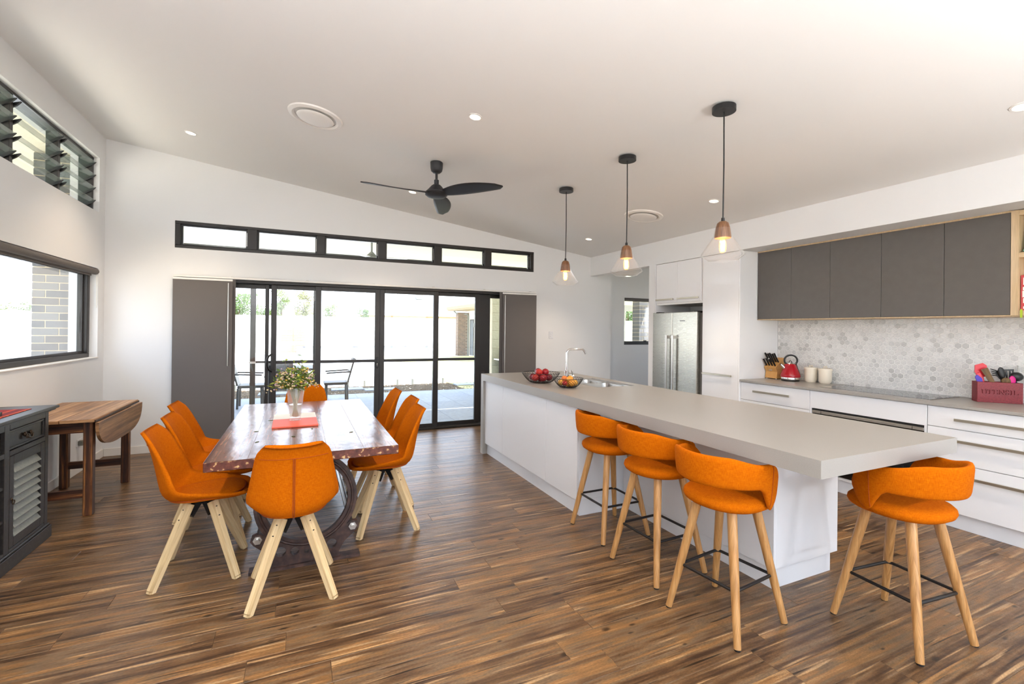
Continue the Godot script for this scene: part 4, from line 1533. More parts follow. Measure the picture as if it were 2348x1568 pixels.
# ---------------------------------------------------------------- island
func island() -> void:
	var t := thing("island_worktop", "thick grey stone worktop of the island with waterfall end", "worktop", Vector3(4.605, 0, 3.478))
	var b := nb()
	# slab with a cut-out for the sink, as four pieces
	var X0 := -0.563
	var X1 := 0.565
	var Z0 := -2.02
	var Z1 := 2.02
	var sx0 := 0.0
	var sx1 := 0.44
	var sz0 := -1.14
	var sz1 := -0.40
	b.box(X0, 0.879, Z0, X1, 0.958, sz0)
	b.box(X0, 0.879, sz1, X1, 0.958, Z1)
	b.box(X0, 0.879, sz0, sx0, 0.958, sz1)
	b.box(sx1, 0.879, sz0, X1, 0.958, sz1)
	obj("slab", b, M.stone, t)
	obj("waterfall_end", bx(X0, 0, Z0, X1, 0.879, Z0 + 0.074), M.stone, t)

	var c := thing("island_cabinet", "white flat-panel cabinet run under the far half of island", "cabinet", Vector3(4.605, 0, 2.55))
	obj("carcass", bx(-0.515, 0.125, -1.017, 0.5, 0.78, 1.0), M.white, c)
	obj("plinth", bx(-0.505, 0, -1.017, 0.49, 0.125, 1.012), M.satin, c)
	var cuts := [-1.016, -0.49, 0.494, 1.016]
	for i in 3:
		obj("door", bx(-0.535, 0.127, cuts[i] + 0.0012, -0.5155, 0.876, cuts[i + 1] - 0.0012, 0.0015), M.satin, c)
	obj("end_panel", bx(-0.515, 0.127, 1.0, 0.5, 0.876, 1.016, 0.0015), M.satin, c)
	var k := thing("island_cabinet", "white panelled base under the near half of island behind stools", "cabinet", Vector3(4.84, 0, 4.25))
	obj("carcass", bx(-0.29, 0.125, -0.68, 0.27, 0.878, 0.666), M.white, k)
	obj("plinth", bx(-0.283, 0, -0.68, 0.256, 0.125, 0.66), M.satin, k)
	obj("side_panel", bx(-0.31, 0.127, -0.682, -0.2905, 0.876, 0.686, 0.0015), M.satin, k)
	obj("end_panel", bx(-0.29, 0.127, 0.667, 0.286, 0.876, 0.686, 0.0015), M.satin, k)

	# sink: two bowls and a draining ledge
	var s := thing("kitchen_sink", "stainless double-bowl sink set into the island", "sink", Vector3(4.605, 0, 3.478))
	var sinkb := nb()
	sinkb.box(0.003, 0.9475, -1.137, 0.437, 0.9505, -1.09)
	sinkb.box(0.003, 0.9475, -0.45, 0.437, 0.9505, -0.403)
	sinkb.box(0.003, 0.9475, -1.09, 0.03, 0.9505, -0.45)
	sinkb.box(0.36, 0.9475, -1.09, 0.437, 0.9505, -0.45)
	sinkb.box(0.03, 0.9475, -0.785, 0.36, 0.9505, -0.755)
	obj("rim", sinkb, M.steel, s)
	for q in [[-1.09, -0.785], [-0.755, -0.45]]:
		var lv := []
		for d in [[0.95, 0.0, 0.0], [0.9, 0.004, 0.1], [0.81, 0.012, 0.3], [0.79, 0.04, 0.5], [0.788, 0.15, 0.6]]:
			var ring := []
			for j in 32:
				var a := TAU * j / 32
				var cx: float = 0.195 + (0.165 - d[1]) * signf(cos(a)) * pow(absf(cos(a)), 0.35)
				var cz: float = (q[0] + q[1]) / 2 + (0.1525 - d[1]) * signf(sin(a)) * pow(absf(sin(a)), 0.35)
				ring.append(Vector3(cx, d[0], cz))
			lv.append(ring)
		var bb := nb()
		bb.grid(lv, false, true)
		obj("bowl", bb, M.steel, s)
	var f := thing("kitchen_faucet", "tall chrome gooseneck faucet behind the fruit bowls", "faucet", Vector3(4.70, 0.958, 2.36))
	obj("body", nb().lathe([Vector2(0, 0), Vector2(0.026, 0), Vector2(0.026, 0.004), Vector2(0.021, 0.008), Vector2(0.021, 0.094), Vector2(0.017, 0.098), Vector2(0, 0.098)], 24), M.chrome, f)
	var sp := [Vector3(0, 0.09, 0)]
	for i in 9:
		var a := PI / 2 * i / 8
		sp.append(Vector3(0.055 - 0.055 * cos(a), 0.28 + 0.05 * sin(a), 0))
	for i in 9:
		var a := 1.15 * i / 8
		sp.append(Vector3(0.185 + 0.05 * sin(a), 0.28 + 0.05 * cos(a), 0))
	sp.append(Vector3(0.245, 0.278, 0))
	obj("spout", nb().tube(sp, 0.0105, 14), M.chrome, f)
	var lv := nb()
	lv.tube([Vector3(0.015, 0.035, 0.012), Vector3(0.075, 0.035, 0.03)], 0.015, 14)
	obj("valve", lv, M.chrome, f)
	lv = nb()
	lv.tube([Vector3(0.06, 0.045, 0.027), Vector3(0.056, 0.085, 0.03), Vector3(0.045, 0.105, 0.032)], [0.009, 0.012, 0.008], 12)
	obj("lever", lv, M.chrome, f)

	fruit_bowl("black wire fruit bowl of plums at the far end of island", Vector3(4.275, 0.958, 2.555), 0.195, 0.1, 15)
	fruit_bowl("smaller black wire fruit bowl of apricots beside the faucet", Vector3(4.335, 0.958, 2.985), 0.143, 0.085, 16)


func fruit_bowl(label: String, at: Vector3, r: float, h: float, sd: int) -> void:
	var t := thing("fruit_bowl", label, "bowl", at)
	var f := func(s: float, a: float) -> Vector3:
		var rr := r * (0.42 + 0.58 * pow(s, 0.8))
		return Vector3(cos(a) * rr, 0.004 + h * pow(s, 1.5), sin(a) * rr)
	var b := nb()
	var n := 34 if r > 0.17 else 30
	for i in n:
		for d in [-1, 1]:
			var p := []
			for k in 8:
				p.append(f.call(k / 7.0, TAU * i / n + d * k / 7.0 * 0.95))
			b.tube(p, 0.0014, 4, false, false)
	for i in 10:
		b.tube([Vector3(cos(TAU * i / 10), 0.004 / r / 0.42, sin(TAU * i / 10)) * r * 0.42, Vector3(-cos(TAU * i / 10), 0.004 / r / 0.42, -sin(TAU * i / 10)) * r * 0.42], 0.0011, 4, false, false)
	var w := obj("wire_mesh", b, M.black, t)
	w.set_meta("kind", "stuff")
	for s in [0.0, 1.0]:
		var p := []
		for i in 40:
			p.append(f.call(s, TAU * i / 40))
		obj("rim" if s > 0.5 else "base_ring", nb().tube(p, 0.0024, 6, true), M.black, t)
	rng.seed = sd
	var big := sd == 15
	var cols := [mat(rgb(150, 22, 34), 0.3), mat(rgb(176, 36, 30), 0.3), mat(rgb(120, 18, 36), 0.3)]
	var gold := [mat(rgb(222, 152, 52), 0.45), mat(rgb(214, 118, 48), 0.45), mat(rgb(226, 170, 70), 0.45)]
	var fr := 0.037 if big else 0.0245
	var lay := []
	if big:
		for i in 6:
			lay.append([0.083, 0.058, TAU * i / 6 + 0.2])
		lay.append([0.0, 0.046, 0])
		for i in 3:
			lay.append([0.046, 0.11, TAU * i / 3 + 0.9])
	else:
		for i in 6:
			lay.append([0.064, 0.046, TAU * i / 6])
		lay.append([0.0, 0.034, 0])
		for i in 3:
			lay.append([0.034, 0.08, TAU * i / 3 + 2.2])
	var words := ["facing the camera", "front right", "front left", "at the back left", "at the back", "at the back right", "in the middle", "on top, right", "on top, left", "on top, rear"]
	for i in lay.size():
		var l: Array = lay[i]
		var plum: bool = big or i == 1
		var yel := big and i == 3
		var o := thing("plum" if plum else "apricot", ("%s plum %s of the larger wire bowl" if big else ("%s plum %s of the smaller wire bowl" if plum else "%s apricot %s of the smaller wire bowl")) % [["dark red", "bright red", "wine red"][i % 3] if not yel else "yellow-cheeked", words[i]] if plum else "%s apricot %s of the smaller wire bowl" % [["golden", "orange", "yellow"][i % 3], words[i]], "fruit", at + Vector3(sin(-l[2]) * l[0], l[1], cos(l[2]) * l[0]), rng.randf() * TAU, "plums in the larger bowl" if big else "fruit in the smaller bowl")
		var s := fr * (1.0 if plum != big or big else 1.25)
		obj("flesh", nb().ball(Vector3.ZERO, Vector3(s, s * 0.95, s), 18, 12), (gold[0] if yel else cols[i % 3]) if plum else gold[i % 3], o)
		obj("stem_dimple", nb().ball(Vector3(0, s * 0.94, 0), Vector3(0.003, 0.002, 0.003), 8, 5), M.bronze, o)


# ---------------------------------------------------------------- kitchen wall
func handle(root: Node, z0: float, z1: float, x: float, y: float, m: Material) -> void:
	var b := nb()
	b.box(x - 0.036, y - 0.01, z0, x - 0.024, y + 0.01, z1, 0.001)
	b.box(x - 0.024, y - 0.005, z0 + 0.02, x, y + 0.005, z0 + 0.032)
	b.box(x - 0.024, y - 0.005, z1 - 0.032, x, y + 0.005, z1 - 0.02)
	obj("handle", b, m, root)


func kitchen() -> void:
	# worktop
	tag(setting_thing("bench_worktop", bx(6.6, 0.935, 3.006, 7.254, 0.958, 6.4, 0.001), M.stone), "long thin grey stone worktop along the kitchen wall", "worktop")
	# base units
	var u := thing("drawer_unit", "white three-drawer unit left of the oven", "cabinet", Vector3(0, 0, 0))
	obj("carcass", bx(6.642, 0.125, 3.007, 7.25, 0.934, 3.797), M.white, u)
	obj("plinth", bx(6.67, 0, 3.007, 7.2, 0.125, 3.797), M.satin, u)
	for d in [[0.737, 0.93, 0.845], [0.43, 0.733, 0.68], [0.127, 0.426, 0.37]]:
		var o := obj("drawer", bx(6.62, d[0], 3.009, 6.641, d[1], 3.796, 0.0015), M.satin, u)
		handle(o, 3.186, 3.602, 6.62, d[2], M.nickel)
	u = thing("oven_housing", "white panel housing around the built-in oven", "cabinet")
	obj("carcass", nb().box(6.642, 0.125, 3.8, 7.25, 0.15, 4.738).box(6.642, 0.76, 3.8, 7.25, 0.934, 4.738).box(6.642, 0.15, 3.8, 7.25, 0.76, 3.82).box(6.642, 0.15, 4.718, 7.25, 0.76, 4.738), M.white, u)
	obj("plinth", bx(6.67, 0, 3.8, 7.2, 0.125, 4.738), M.satin, u)
	obj("top_panel", bx(6.62, 0.762, 3.8, 6.641, 0.93, 4.738, 0.0015), M.satin, u)
	obj("filler_strip", nb().box(6.62, 0.127, 3.8, 6.641, 0.762, 3.817).box(6.62, 0.127, 4.722, 6.641, 0.762, 4.738), M.satin, u)
	var ov := thing("built_in_oven", "black glass oven with steel strip under the cooktop", "oven")
	obj("body", bx(6.66, 0.152, 3.822, 7.2, 0.758, 4.716), M.black, ov)
	obj("glass_door", bx(6.628, 0.155, 3.82, 6.655, 0.712, 4.718, 0.002), mat(rgb(14, 14, 16), 0.05), ov)
	obj("control_strip", bx(6.62, 0.716, 3.82, 6.655, 0.742, 4.718, 0.001), M.steel, ov)
	obj("top_vent", bx(6.622, 0.744, 3.82, 6.655, 0.757, 4.718), M.black, ov)
	for z in [3.905, 4.64]:
		obj("divider", bx(6.6185, 0.716, z, 6.6195, 0.742, z + 0.003), M.black, ov)
	obj("door_handle", nb().tube([Vector3(6.59, 0.67, 3.9), Vector3(6.59, 0.67, 4.64)], 0.01, 10), M.steel, ov)
	u = thing("drawer_unit", "white three-drawer unit right of the oven", "cabinet")
	obj("carcass", bx(6.642, 0.125, 4.742, 7.25, 0.934, 5.66), M.white, u)
	obj("plinth", bx(6.67, 0, 4.742, 7.2, 0.125, 5.66), M.satin, u)
	for d in [[0.772, 0.93, 0.845], [0.506, 0.767, 0.683], [0.127, 0.501, 0.418]]:
		var o := obj("drawer", bx(6.62, d[0], 4.743, 6.641, d[1], 5.66, 0.0015), M.satin, u)
		handle(o, 4.92, 5.48, 6.62, d[2], M.nickel)
	u = thing("base_cabinet", "white base cabinet at the near end of kitchen wall", "cabinet")
	obj("carcass", bx(6.642, 0.125, 5.663, 7.25, 0.934, 6.39), M.white, u)
	obj("plinth", bx(6.67, 0, 5.663, 7.2, 0.125, 6.39), M.satin, u)
	obj("door", bx(6.62, 0.127, 5.663, 6.641, 0.93, 6.39, 0.0015), M.satin, u)
	# tall pantry unit, cabinets over the fridge and side panel
	u = thing("pantry_cabinet", "tall white gloss pantry cabinet right of the fridge", "cabinet")
	obj("carcass", bx(6.622, 0.0, 2.462, 7.25, 2.434, 2.985), M.white, u)
	obj("side_panel", bx(6.6, 0.0, 2.986, 7.25, 2.434, 3.004, 0.001), M.gloss, u)
	var dd := obj("door", bx(6.602, 0.1, 2.463, 6.6215, 2.42, 2.983, 0.0015), M.gloss, u)
	handle(dd, 2.49, 2.915, 6.602, 0.985, M.nickel)
	u = thing("fridge_cabinet", "white gloss two-door cabinet above the fridge", "cabinet")
	obj("carcass", bx(6.622, 1.86, 1.625, 7.25, 2.434, 2.459), M.white, u)
	for d in [[1.632, 2.032, 1.655, 1.985], [2.034, 2.436, 2.055, 2.415]]:
		var o := obj("door", bx(6.602, 1.885, d[0], 6.6215, 2.425, d[1], 0.0015), M.gloss, u)
		handle(o, d[2], d[3], 6.602, 1.93, M.nickel)
	obj("side_panel", bx(6.6, 0, 1.606, 7.25, 2.434, 1.624, 0.001), M.gloss, u)
	# fridge
	var f := thing("refrigerator", "stainless steel side-by-side refrigerator beside the passage", "fridge")
	obj("body", bx(6.62, 0.02, 1.64, 7.22, 1.735, 2.44), mat(rgb(120, 118, 116), 0.5), f)
	obj("door", bx(6.548, 0.06, 1.63, 6.612, 1.749, 2.0, 0.006), M.brushed, f)
	var rd := obj("door", bx(6.548, 0.06, 2.006, 6.612, 1.749, 2.425, 0.006), M.brushed, f)
	obj("badge", bx(6.5465, 1.63, 2.14, 6.5478, 1.642, 2.23), mat(rgb(120, 120, 122), 0.4, 0.6), rd)
	for z in [1.925, 2.04]:
		var b := nb()
		b.box(6.492, 0.55, z, 6.508, 1.45, z + 0.034, 0.004)
		b.box(6.508, 0.56, z + 0.004, 6.5475, 0.6, z + 0.03)
		b.box(6.508, 1.4, z + 0.004, 6.5475, 1.44, z + 0.03)
		obj("handle", b, M.steel, f)
	for z in [1.68, 2.36]:
		obj("hinge_cover", bx(6.56, 1.735, z, 6.66, 1.76, z + 0.06, 0.004), M.black, f)
	# upper cabinets
	var zs := [3.012, 3.415, 3.821, 4.273, 4.73, 5.127]
	var lab := ["narrow charcoal wall cabinet beside the pantry", "second charcoal wall cabinet from the pantry", "third charcoal wall cabinet from the pantry, over the cooktop", "fourth charcoal wall cabinet from the pantry", "charcoal wall cabinet beside the oak bookshelf"]
	for i in 5:
		u = thing("wall_cabinet", lab[i], "cabinet", Vector3.ZERO, 0.0, "charcoal wall cabinets over the kitchen worktop")
		obj("carcass", bx(6.904, 1.65, zs[i] + 0.0005, 7.25, 2.42, zs[i + 1] - 0.0005), M.charcoal, u)
		obj("door", bx(6.883, 1.65, zs[i] + 0.0015, 6.9035, 2.42, zs[i + 1] - 0.0015, 0.0015), M.charcoal, u)
	setting("trim_1", bx(6.89, 2.421, 3.006, 7.25, 2.435, 5.126), M.shelf_oak)
	setting("trim_2", bx(6.89, 1.64, 3.006, 7.25, 1.649, 5.126), M.shelf_oak)
	# oak shelf with cookbooks
	var s := thing("open_bookshelf", "pale oak open bookshelf at the right picture edge", "shelf")
	for z in [5.128, 6.0]:
		obj("side", bx(6.88, 1.645, z, 7.25, 2.43, z + 0.042, 0.001, 1), M.shelf_oak, s)
	for y in [1.645, 2.075, 2.39]:
		obj("board", bx(6.88, y, 5.1705, 7.25, y + 0.036, 5.9995, 0.001, 2), M.shelf_oak, s)
	obj("back", bx(7.235, 1.681, 5.1705, 7.25, 2.39, 5.9995), M.shelf_oak, s)
	var bk := thing("cookbook", "red dotted cookbook with white spine lettering on lower shelf", "book", Vector3(6.905, 1.682, 5.174))
	var dots := dot_mat()
	obj("cover", bx(0, 0, 0, 0.2, 0.262, 0.038, 0.002), dots, bk)
	obj("pages", bx(0.006, 0.004, 0.004, 0.203, 0.258, 0.034), M.cream, bk)
	for q in [[0.19, 0.052, 0.012], [0.15, 0.024, 0.016], [0.098, 0.048, 0.02], [0.055, 0.036, 0.012], [0.012, 0.018, 0.01]]:   # pale print too small to read
		obj("spine_print", bx(-0.0006, q[0], 0.019 - q[2] / 2, 0.0, q[0] + q[1], 0.019 + q[2] / 2), M.spill, bk)
	for i in 4:
		var l: String = ["thin green book leaning on the upper shelf", "cream spined book leaning beside the thin green one", "yellow book standing right of the red dotted cookbook", "teal book further along the upper shelf"][i]
		var o := thing("cookbook", l, "book", [Vector3(6.91, 2.1165, 5.18), Vector3(6.91, 2.1165, 5.2), Vector3(6.905, 1.682, 5.215), Vector3(6.91, 2.1165, 5.42)][i])
		o.rotation.x = [0.42, 0.42, 0.3, 0.0][i]
		o.position.y += [0.006, 0.009, 0.01, 0.0][i]
		var c: Color = [rgb(120, 176, 150), rgb(232, 230, 206), rgb(230, 170, 40), rgb(60, 120, 120)][i]
		obj("cover", bx(0, 0, 0, 0.19, [0.24, 0.24, 0.1, 0.24][i], [0.012, 0.02, 0.03, 0.03][i], 0.001), mat(c, 0.5), o)
		obj("pages", bx(0.004, 0.004, 0.003, 0.193, [0.236, 0.236, 0.096, 0.236][i], [0.009, 0.017, 0.027, 0.027][i]), M.cream, o)
	var bm := obj("bookmark", bx(6.872, 1.628, 5.182, 6.876, 1.69, 5.194), mat(rgb(176, 200, 60), 0.8))
	tag(bm, "lime green ribbon tag hanging below the red cookbook", "bookmark")
	splashback()
	bench_things()


func setting_thing(called: String, b: B, m: Material) -> MeshInstance3D:
	return obj(called, b, m)


func dot_mat() -> StandardMaterial3D:
	var im := Image.create(32, 32, false, Image.FORMAT_RGB8)
	im.fill(rgb(196, 44, 52))
	for y in 32:
		for x in 32:
			if Vector2(x % 16 - 8, y % 16 - 8).length() < 4.2:
				im.set_pixel(x, y, rgb(232, 150, 150))
	var m := mat(Color.WHITE, 0.5)
	m.albedo_texture = ImageTexture.create_from_image(im)
	m.uv1_triplanar = true
	m.uv1_scale = Vector3.ONE * 60
	return m


func splashback() -> void:
	var root := part_root("wall_splashback")
	obj("grout_bed", bx(7.2535, 0.959, 3.0045, 7.2595, 1.64, 6.4), M.grout, root)
	var w := 0.05
	var hexes := []
	var row := 0
	var y := 0.966
	while y < 1.66:
		var z := 3.03 + (w / 2 if row % 2 else 0.0)
		while z < 6.0:
			hexes.append(Vector2(z, y))
			z += w
		y += w * 0.866
		row += 1
	hexes.sort_custom(func(a, b): return absf(a.x - 4.95) < absf(b.x - 4.95))
	var r := w / sqrt(3.0) - 0.003
	var mesh := {}
	rng.seed = 3
	var far := []
	for i in 7:
		far.append(nb())
	var count := 0
	for h in hexes:
		var k: int = [0, 0, 1, 1, 2, 3, 4, 4, 5, 5, 6][rng.randi() % 11]
		var top := minf(0.0, 1.64 - (h.y + r))
		var low := maxf(0.0, 0.96 - (h.y - r))
		var cut: bool = top < 0 or low > 0 or h.x - w / 2 < 3.005
		if count < 300 and h.x < 5.32:
			count += 1
			var o: MeshInstance3D
			if cut:
				var b := nb()
				hex(b, Vector3(0, 0, 0), r, top, low, 3.005 - h.x)
				o = inst("tile", b.done(), M.marble[k], root)
			else:
				if not mesh.has(0):
					var b := nb()
					hex(b, Vector3(0, 0, 0), r, 0, 0, -1)
					mesh[0] = b.done()
				o = inst("tile", mesh[0], M.marble[k], root)
			o.position = Vector3(7.2535, h.y, h.x)
		else:
			hex(far[k], Vector3(7.2535, h.y, h.x), r, top, low, 3.005 - h.x)
	for i in 7:
		obj("tiles_beyond", far[i], M.marble[i], root).set_meta("kind", "stuff")


func hex(b: B, at: Vector3, r: float, top: float, low: float, left: float) -> void:
	var ring := []
	var rim := []
	for i in 6:
		var a := TAU * i / 6 + PI / 6
		for k in 2:
			var rr := r - 0.0012 if k == 0 else r
			var z := cos(a) * rr
			var y := sin(a) * rr
			y = clampf(y, -r + low, r + top)
			z = maxf(z, left)
			(ring if k == 0 else rim).append(at + Vector3(-0.0035 if k == 0 else -0.0025, y, z))
	for i in range(1, 5):
		b.tri(ring[0], ring[i], ring[i + 1])
	for i in 6:
		var j := (i + 1) % 6
		b.quad(ring[i], rim[i], rim[j], ring[j])
		b.quad(rim[i], rim[i] + Vector3(0.0025, 0, 0), rim[j] + Vector3(0.0025, 0, 0), rim[j])


func bench_things() -> void:
	var top := 0.958
	# cooktop
	var c := thing("cooktop", "black glass cooktop set on the kitchen worktop", "cooktop")
	obj("steel_edge", bx(6.73, top, 3.815, 7.215, top + 0.003, 4.712), M.steel, c)
	obj("glass_plate", bx(6.734, top + 0.003, 3.819, 7.211, top + 0.005, 4.708), mat(rgb(24, 24, 27), 0.03, 0, 0.7), c)
	# knife block
	var k := thing("knife_block", "light wood knife block in the kitchen corner", "block", Vector3(7.09, top, 3.088), PI / 2)
	k.scale = Vector3(1.2, 1.2, 1.2)
	var side := PackedVector2Array([Vector2(-0.06, 0.008), Vector2(0.075, 0.008), Vector2(0.085, 0.115), Vector2(0.045, 0.205), Vector2(-0.075, 0.115), Vector2(-0.05, 0.07)])
	var b := nb()
	b.grain = 0
	b.xf = Transform3D(Basis(Vector3.UP, -PI / 2), Vector3.ZERO)
	b.prism(side, 2, -0.06, 0.06)
	obj("body", b, M.bamboo, k)
	for s in [[-0.05, -0.05], [0.05, -0.05], [-0.05, 0.065], [0.05, 0.065]]:
		obj("foot", nb().lathe([Vector2(0, 0), Vector2(0.006, 0), Vector2(0.006, 0.008), Vector2(0, 0.008)], 10, Vector3(s[0], 0, s[1])), M.trim, k)
	obj("badge", bx(-0.015, 0.082, -0.066, 0.015, 0.09, -0.06), M.steel, k)
	var face_a := Vector3(0, 0.115, -0.075)
	var face_b := Vector3(0, 0.205, 0.045)
	var up := Vector3(0, 0.12, -0.09).normalized()
	for i in 9:
		var rr := 0 if i < 4 else 1
		var x: float = -0.045 + 0.03 * (i if i < 4 else (i - 4) * 0.78)
		var at := face_a.lerp(face_b, 0.14 if rr == 0 else 0.52) + Vector3(x, 0, 0)
		var l := 0.085 if rr == 0 else 0.105
		var world := k.transform * at
		var o := thing("kitchen_knife", ["leftmost", "second", "third", "rightmost"][i] + " black steak knife handle in the block's lower row" if rr == 0 else ["leftmost", "second", "middle", "fourth", "rightmost"][i - 4] + " black knife handle in the block's upper row", "knife", world, k.rotation.y, "knives in the wooden block")
		o.scale = Vector3.ONE * 1.2
		obj("handle", nb().tube([up * 0.003, up * l * 0.5, up * l], [0.007, 0.008, 0.0085], 8), M.black, o)
		obj("pommel", nb().ball(up * l, Vector3.ONE * 0.0075, 8, 6), M.chrome if i % 2 else M.black, o)
	# kettle
	var t := thing("electric_kettle", "red pyramid kettle with black loop handle", "kettle", Vector3(7.03, top, 3.315), -0.6)
	t.scale = Vector3(1.18, 1.12, 1.18)
	obj("base", nb().lathe([Vector2(0, 0), Vector2(0.074, 0), Vector2(0.076, 0.008), Vector2(0.072, 0.016), Vector2(0, 0.016)], 36), M.black, t)
	obj("steel_band", nb().lathe([Vector2(0.0, 0.016), Vector2(0.078, 0.017), Vector2(0.079, 0.028), Vector2(0.077, 0.038), Vector2(0, 0.038)], 36), M.chrome, t)
	obj("body", nb().lathe([Vector2(0, 0.038), Vector2(0.082, 0.039), Vector2(0.084, 0.05), Vector2(0.08, 0.07), Vector2(0.048, 0.158), Vector2(0.04, 0.17), Vector2(0.0, 0.17)], 40), M.red, t)
	obj("lid", nb().lathe([Vector2(0, 0.17), Vector2(0.038, 0.171), Vector2(0.034, 0.178), Vector2(0, 0.182)], 28), M.chrome, t)
	obj("lid_loop", nb().tube([Vector3(-0.012, 0.18, 0), Vector3(-0.01, 0.196, 0), Vector3(0, 0.202, 0), Vector3(0.01, 0.196, 0), Vector3(0.012, 0.18, 0)], 0.0035, 8), M.black, t)
	var h := []
	for i in 19:
		var a := deg_to_rad(-38 + 256.0 * i / 18)
		h.append(Vector3(0.004 + cos(a) * 0.056, 0.205 + sin(a) * 0.052, 0))
	obj("handle", nb().tube(h, 0.0085, 10), M.black, t)
	obj("handle_strap", nb().tube([Vector3(0.048, 0.172, 0), Vector3(0.06, 0.13, 0), Vector3(0.083, 0.06, 0)], 0.007, 8), M.black, t)
	obj("spout", nb().tube([Vector3(-0.05, 0.13, 0), Vector3(-0.085, 0.165, 0)], [0.018, 0.009], 10), M.chrome, t)
	# canisters
	for i in 2:
		var z: float = [3.468, 3.622][i]
		var o := thing("canister", ["cream ceramic canister next to the red kettle", "cream ceramic canister next to the cooktop"][i], "canister", Vector3(7.15, top, z), 0.0, "cream canisters")
		obj("pot", nb().lathe([Vector2(0, 0), Vector2(0.046, 0), Vector2(0.056, 0.012), Vector2(0.06, 0.03), Vector2(0.062, 0.135), Vector2(0.062, 0.138), Vector2(0, 0.138)], 36), M.cream, o)
		obj("lid", nb().lathe([Vector2(0, 0.138), Vector2(0.066, 0.1385), Vector2(0.067, 0.152), Vector2(0.064, 0.159), Vector2(0.05, 0.162), Vector2(0, 0.166)], 36), M.cream, o)
		obj("knob", nb().tube([Vector3(-0.026, 0.163, 0), Vector3(-0.02, 0.183, 0), Vector3(-0.006, 0.176, 0), Vector3(0.006, 0.176, 0), Vector3(0.02, 0.183, 0), Vector3(0.026, 0.163, 0)], 0.006, 8), M.cream, o)
	# utensil box, turned to face the room
	var ang := -PI / 2 - atan2(0.174, 0.205) + PI
	var ub := thing("utensil_box", "burgundy wooden box lettered UTENSIL at the worktop end", "box", Vector3(7.09, top, 5.003), 0.0)
	var dirv := Vector3(0.174, 0, 0.205).normalized()
	var nrm := Vector3(-dirv.z, 0, dirv.x)   # towards the room
	ub.transform = Transform3D(Basis(dirv, Vector3.UP, dirv.cross(Vector3.UP)), Vector3(7.09, top, 5.003))
	ub.transform.basis = Basis(dirv, Vector3.UP, nrm) if dirv.cross(Vector3.UP).dot(nrm) > 0 else Basis(-dirv, Vector3.UP, nrm)
	var L := 0.135
	obj("front_board", bx(-L, 0, -0.012, L, 0.163, 0, 0.002), M.burgundy, ub)
	obj("rear_board", bx(-L, 0, -0.095, L, 0.163, -0.083, 0.002), M.burgundy, ub)
	obj("end_board", bx(-L, 0, -0.083, -L + 0.012, 0.163, -0.012, 0.002), M.burgundy, ub)
	obj("end_board", bx(L - 0.012, 0, -0.083, L, 0.163, -0.012, 0.002), M.burgundy, ub)
	obj("bottom_board", bx(-L + 0.012, 0, -0.083, L - 0.012, 0.01, -0.012), M.burgundy, ub)
	var tm := TextMesh.new()
	var font := SystemFont.new()
	font.font_names = PackedStringArray(["Droid Serif"])
	font.font_weight = 700
	tm.font = font
	tm.text = "UTENSIL"
	tm.font_size = 32
	tm.pixel_size = 0.00155
	tm.depth = 0.014
	var lt := inst("lettering", tm, M.burgundy, ub)
	lt.position = Vector3(0, 0.085, 0.001)
	utensils(ub.transform)


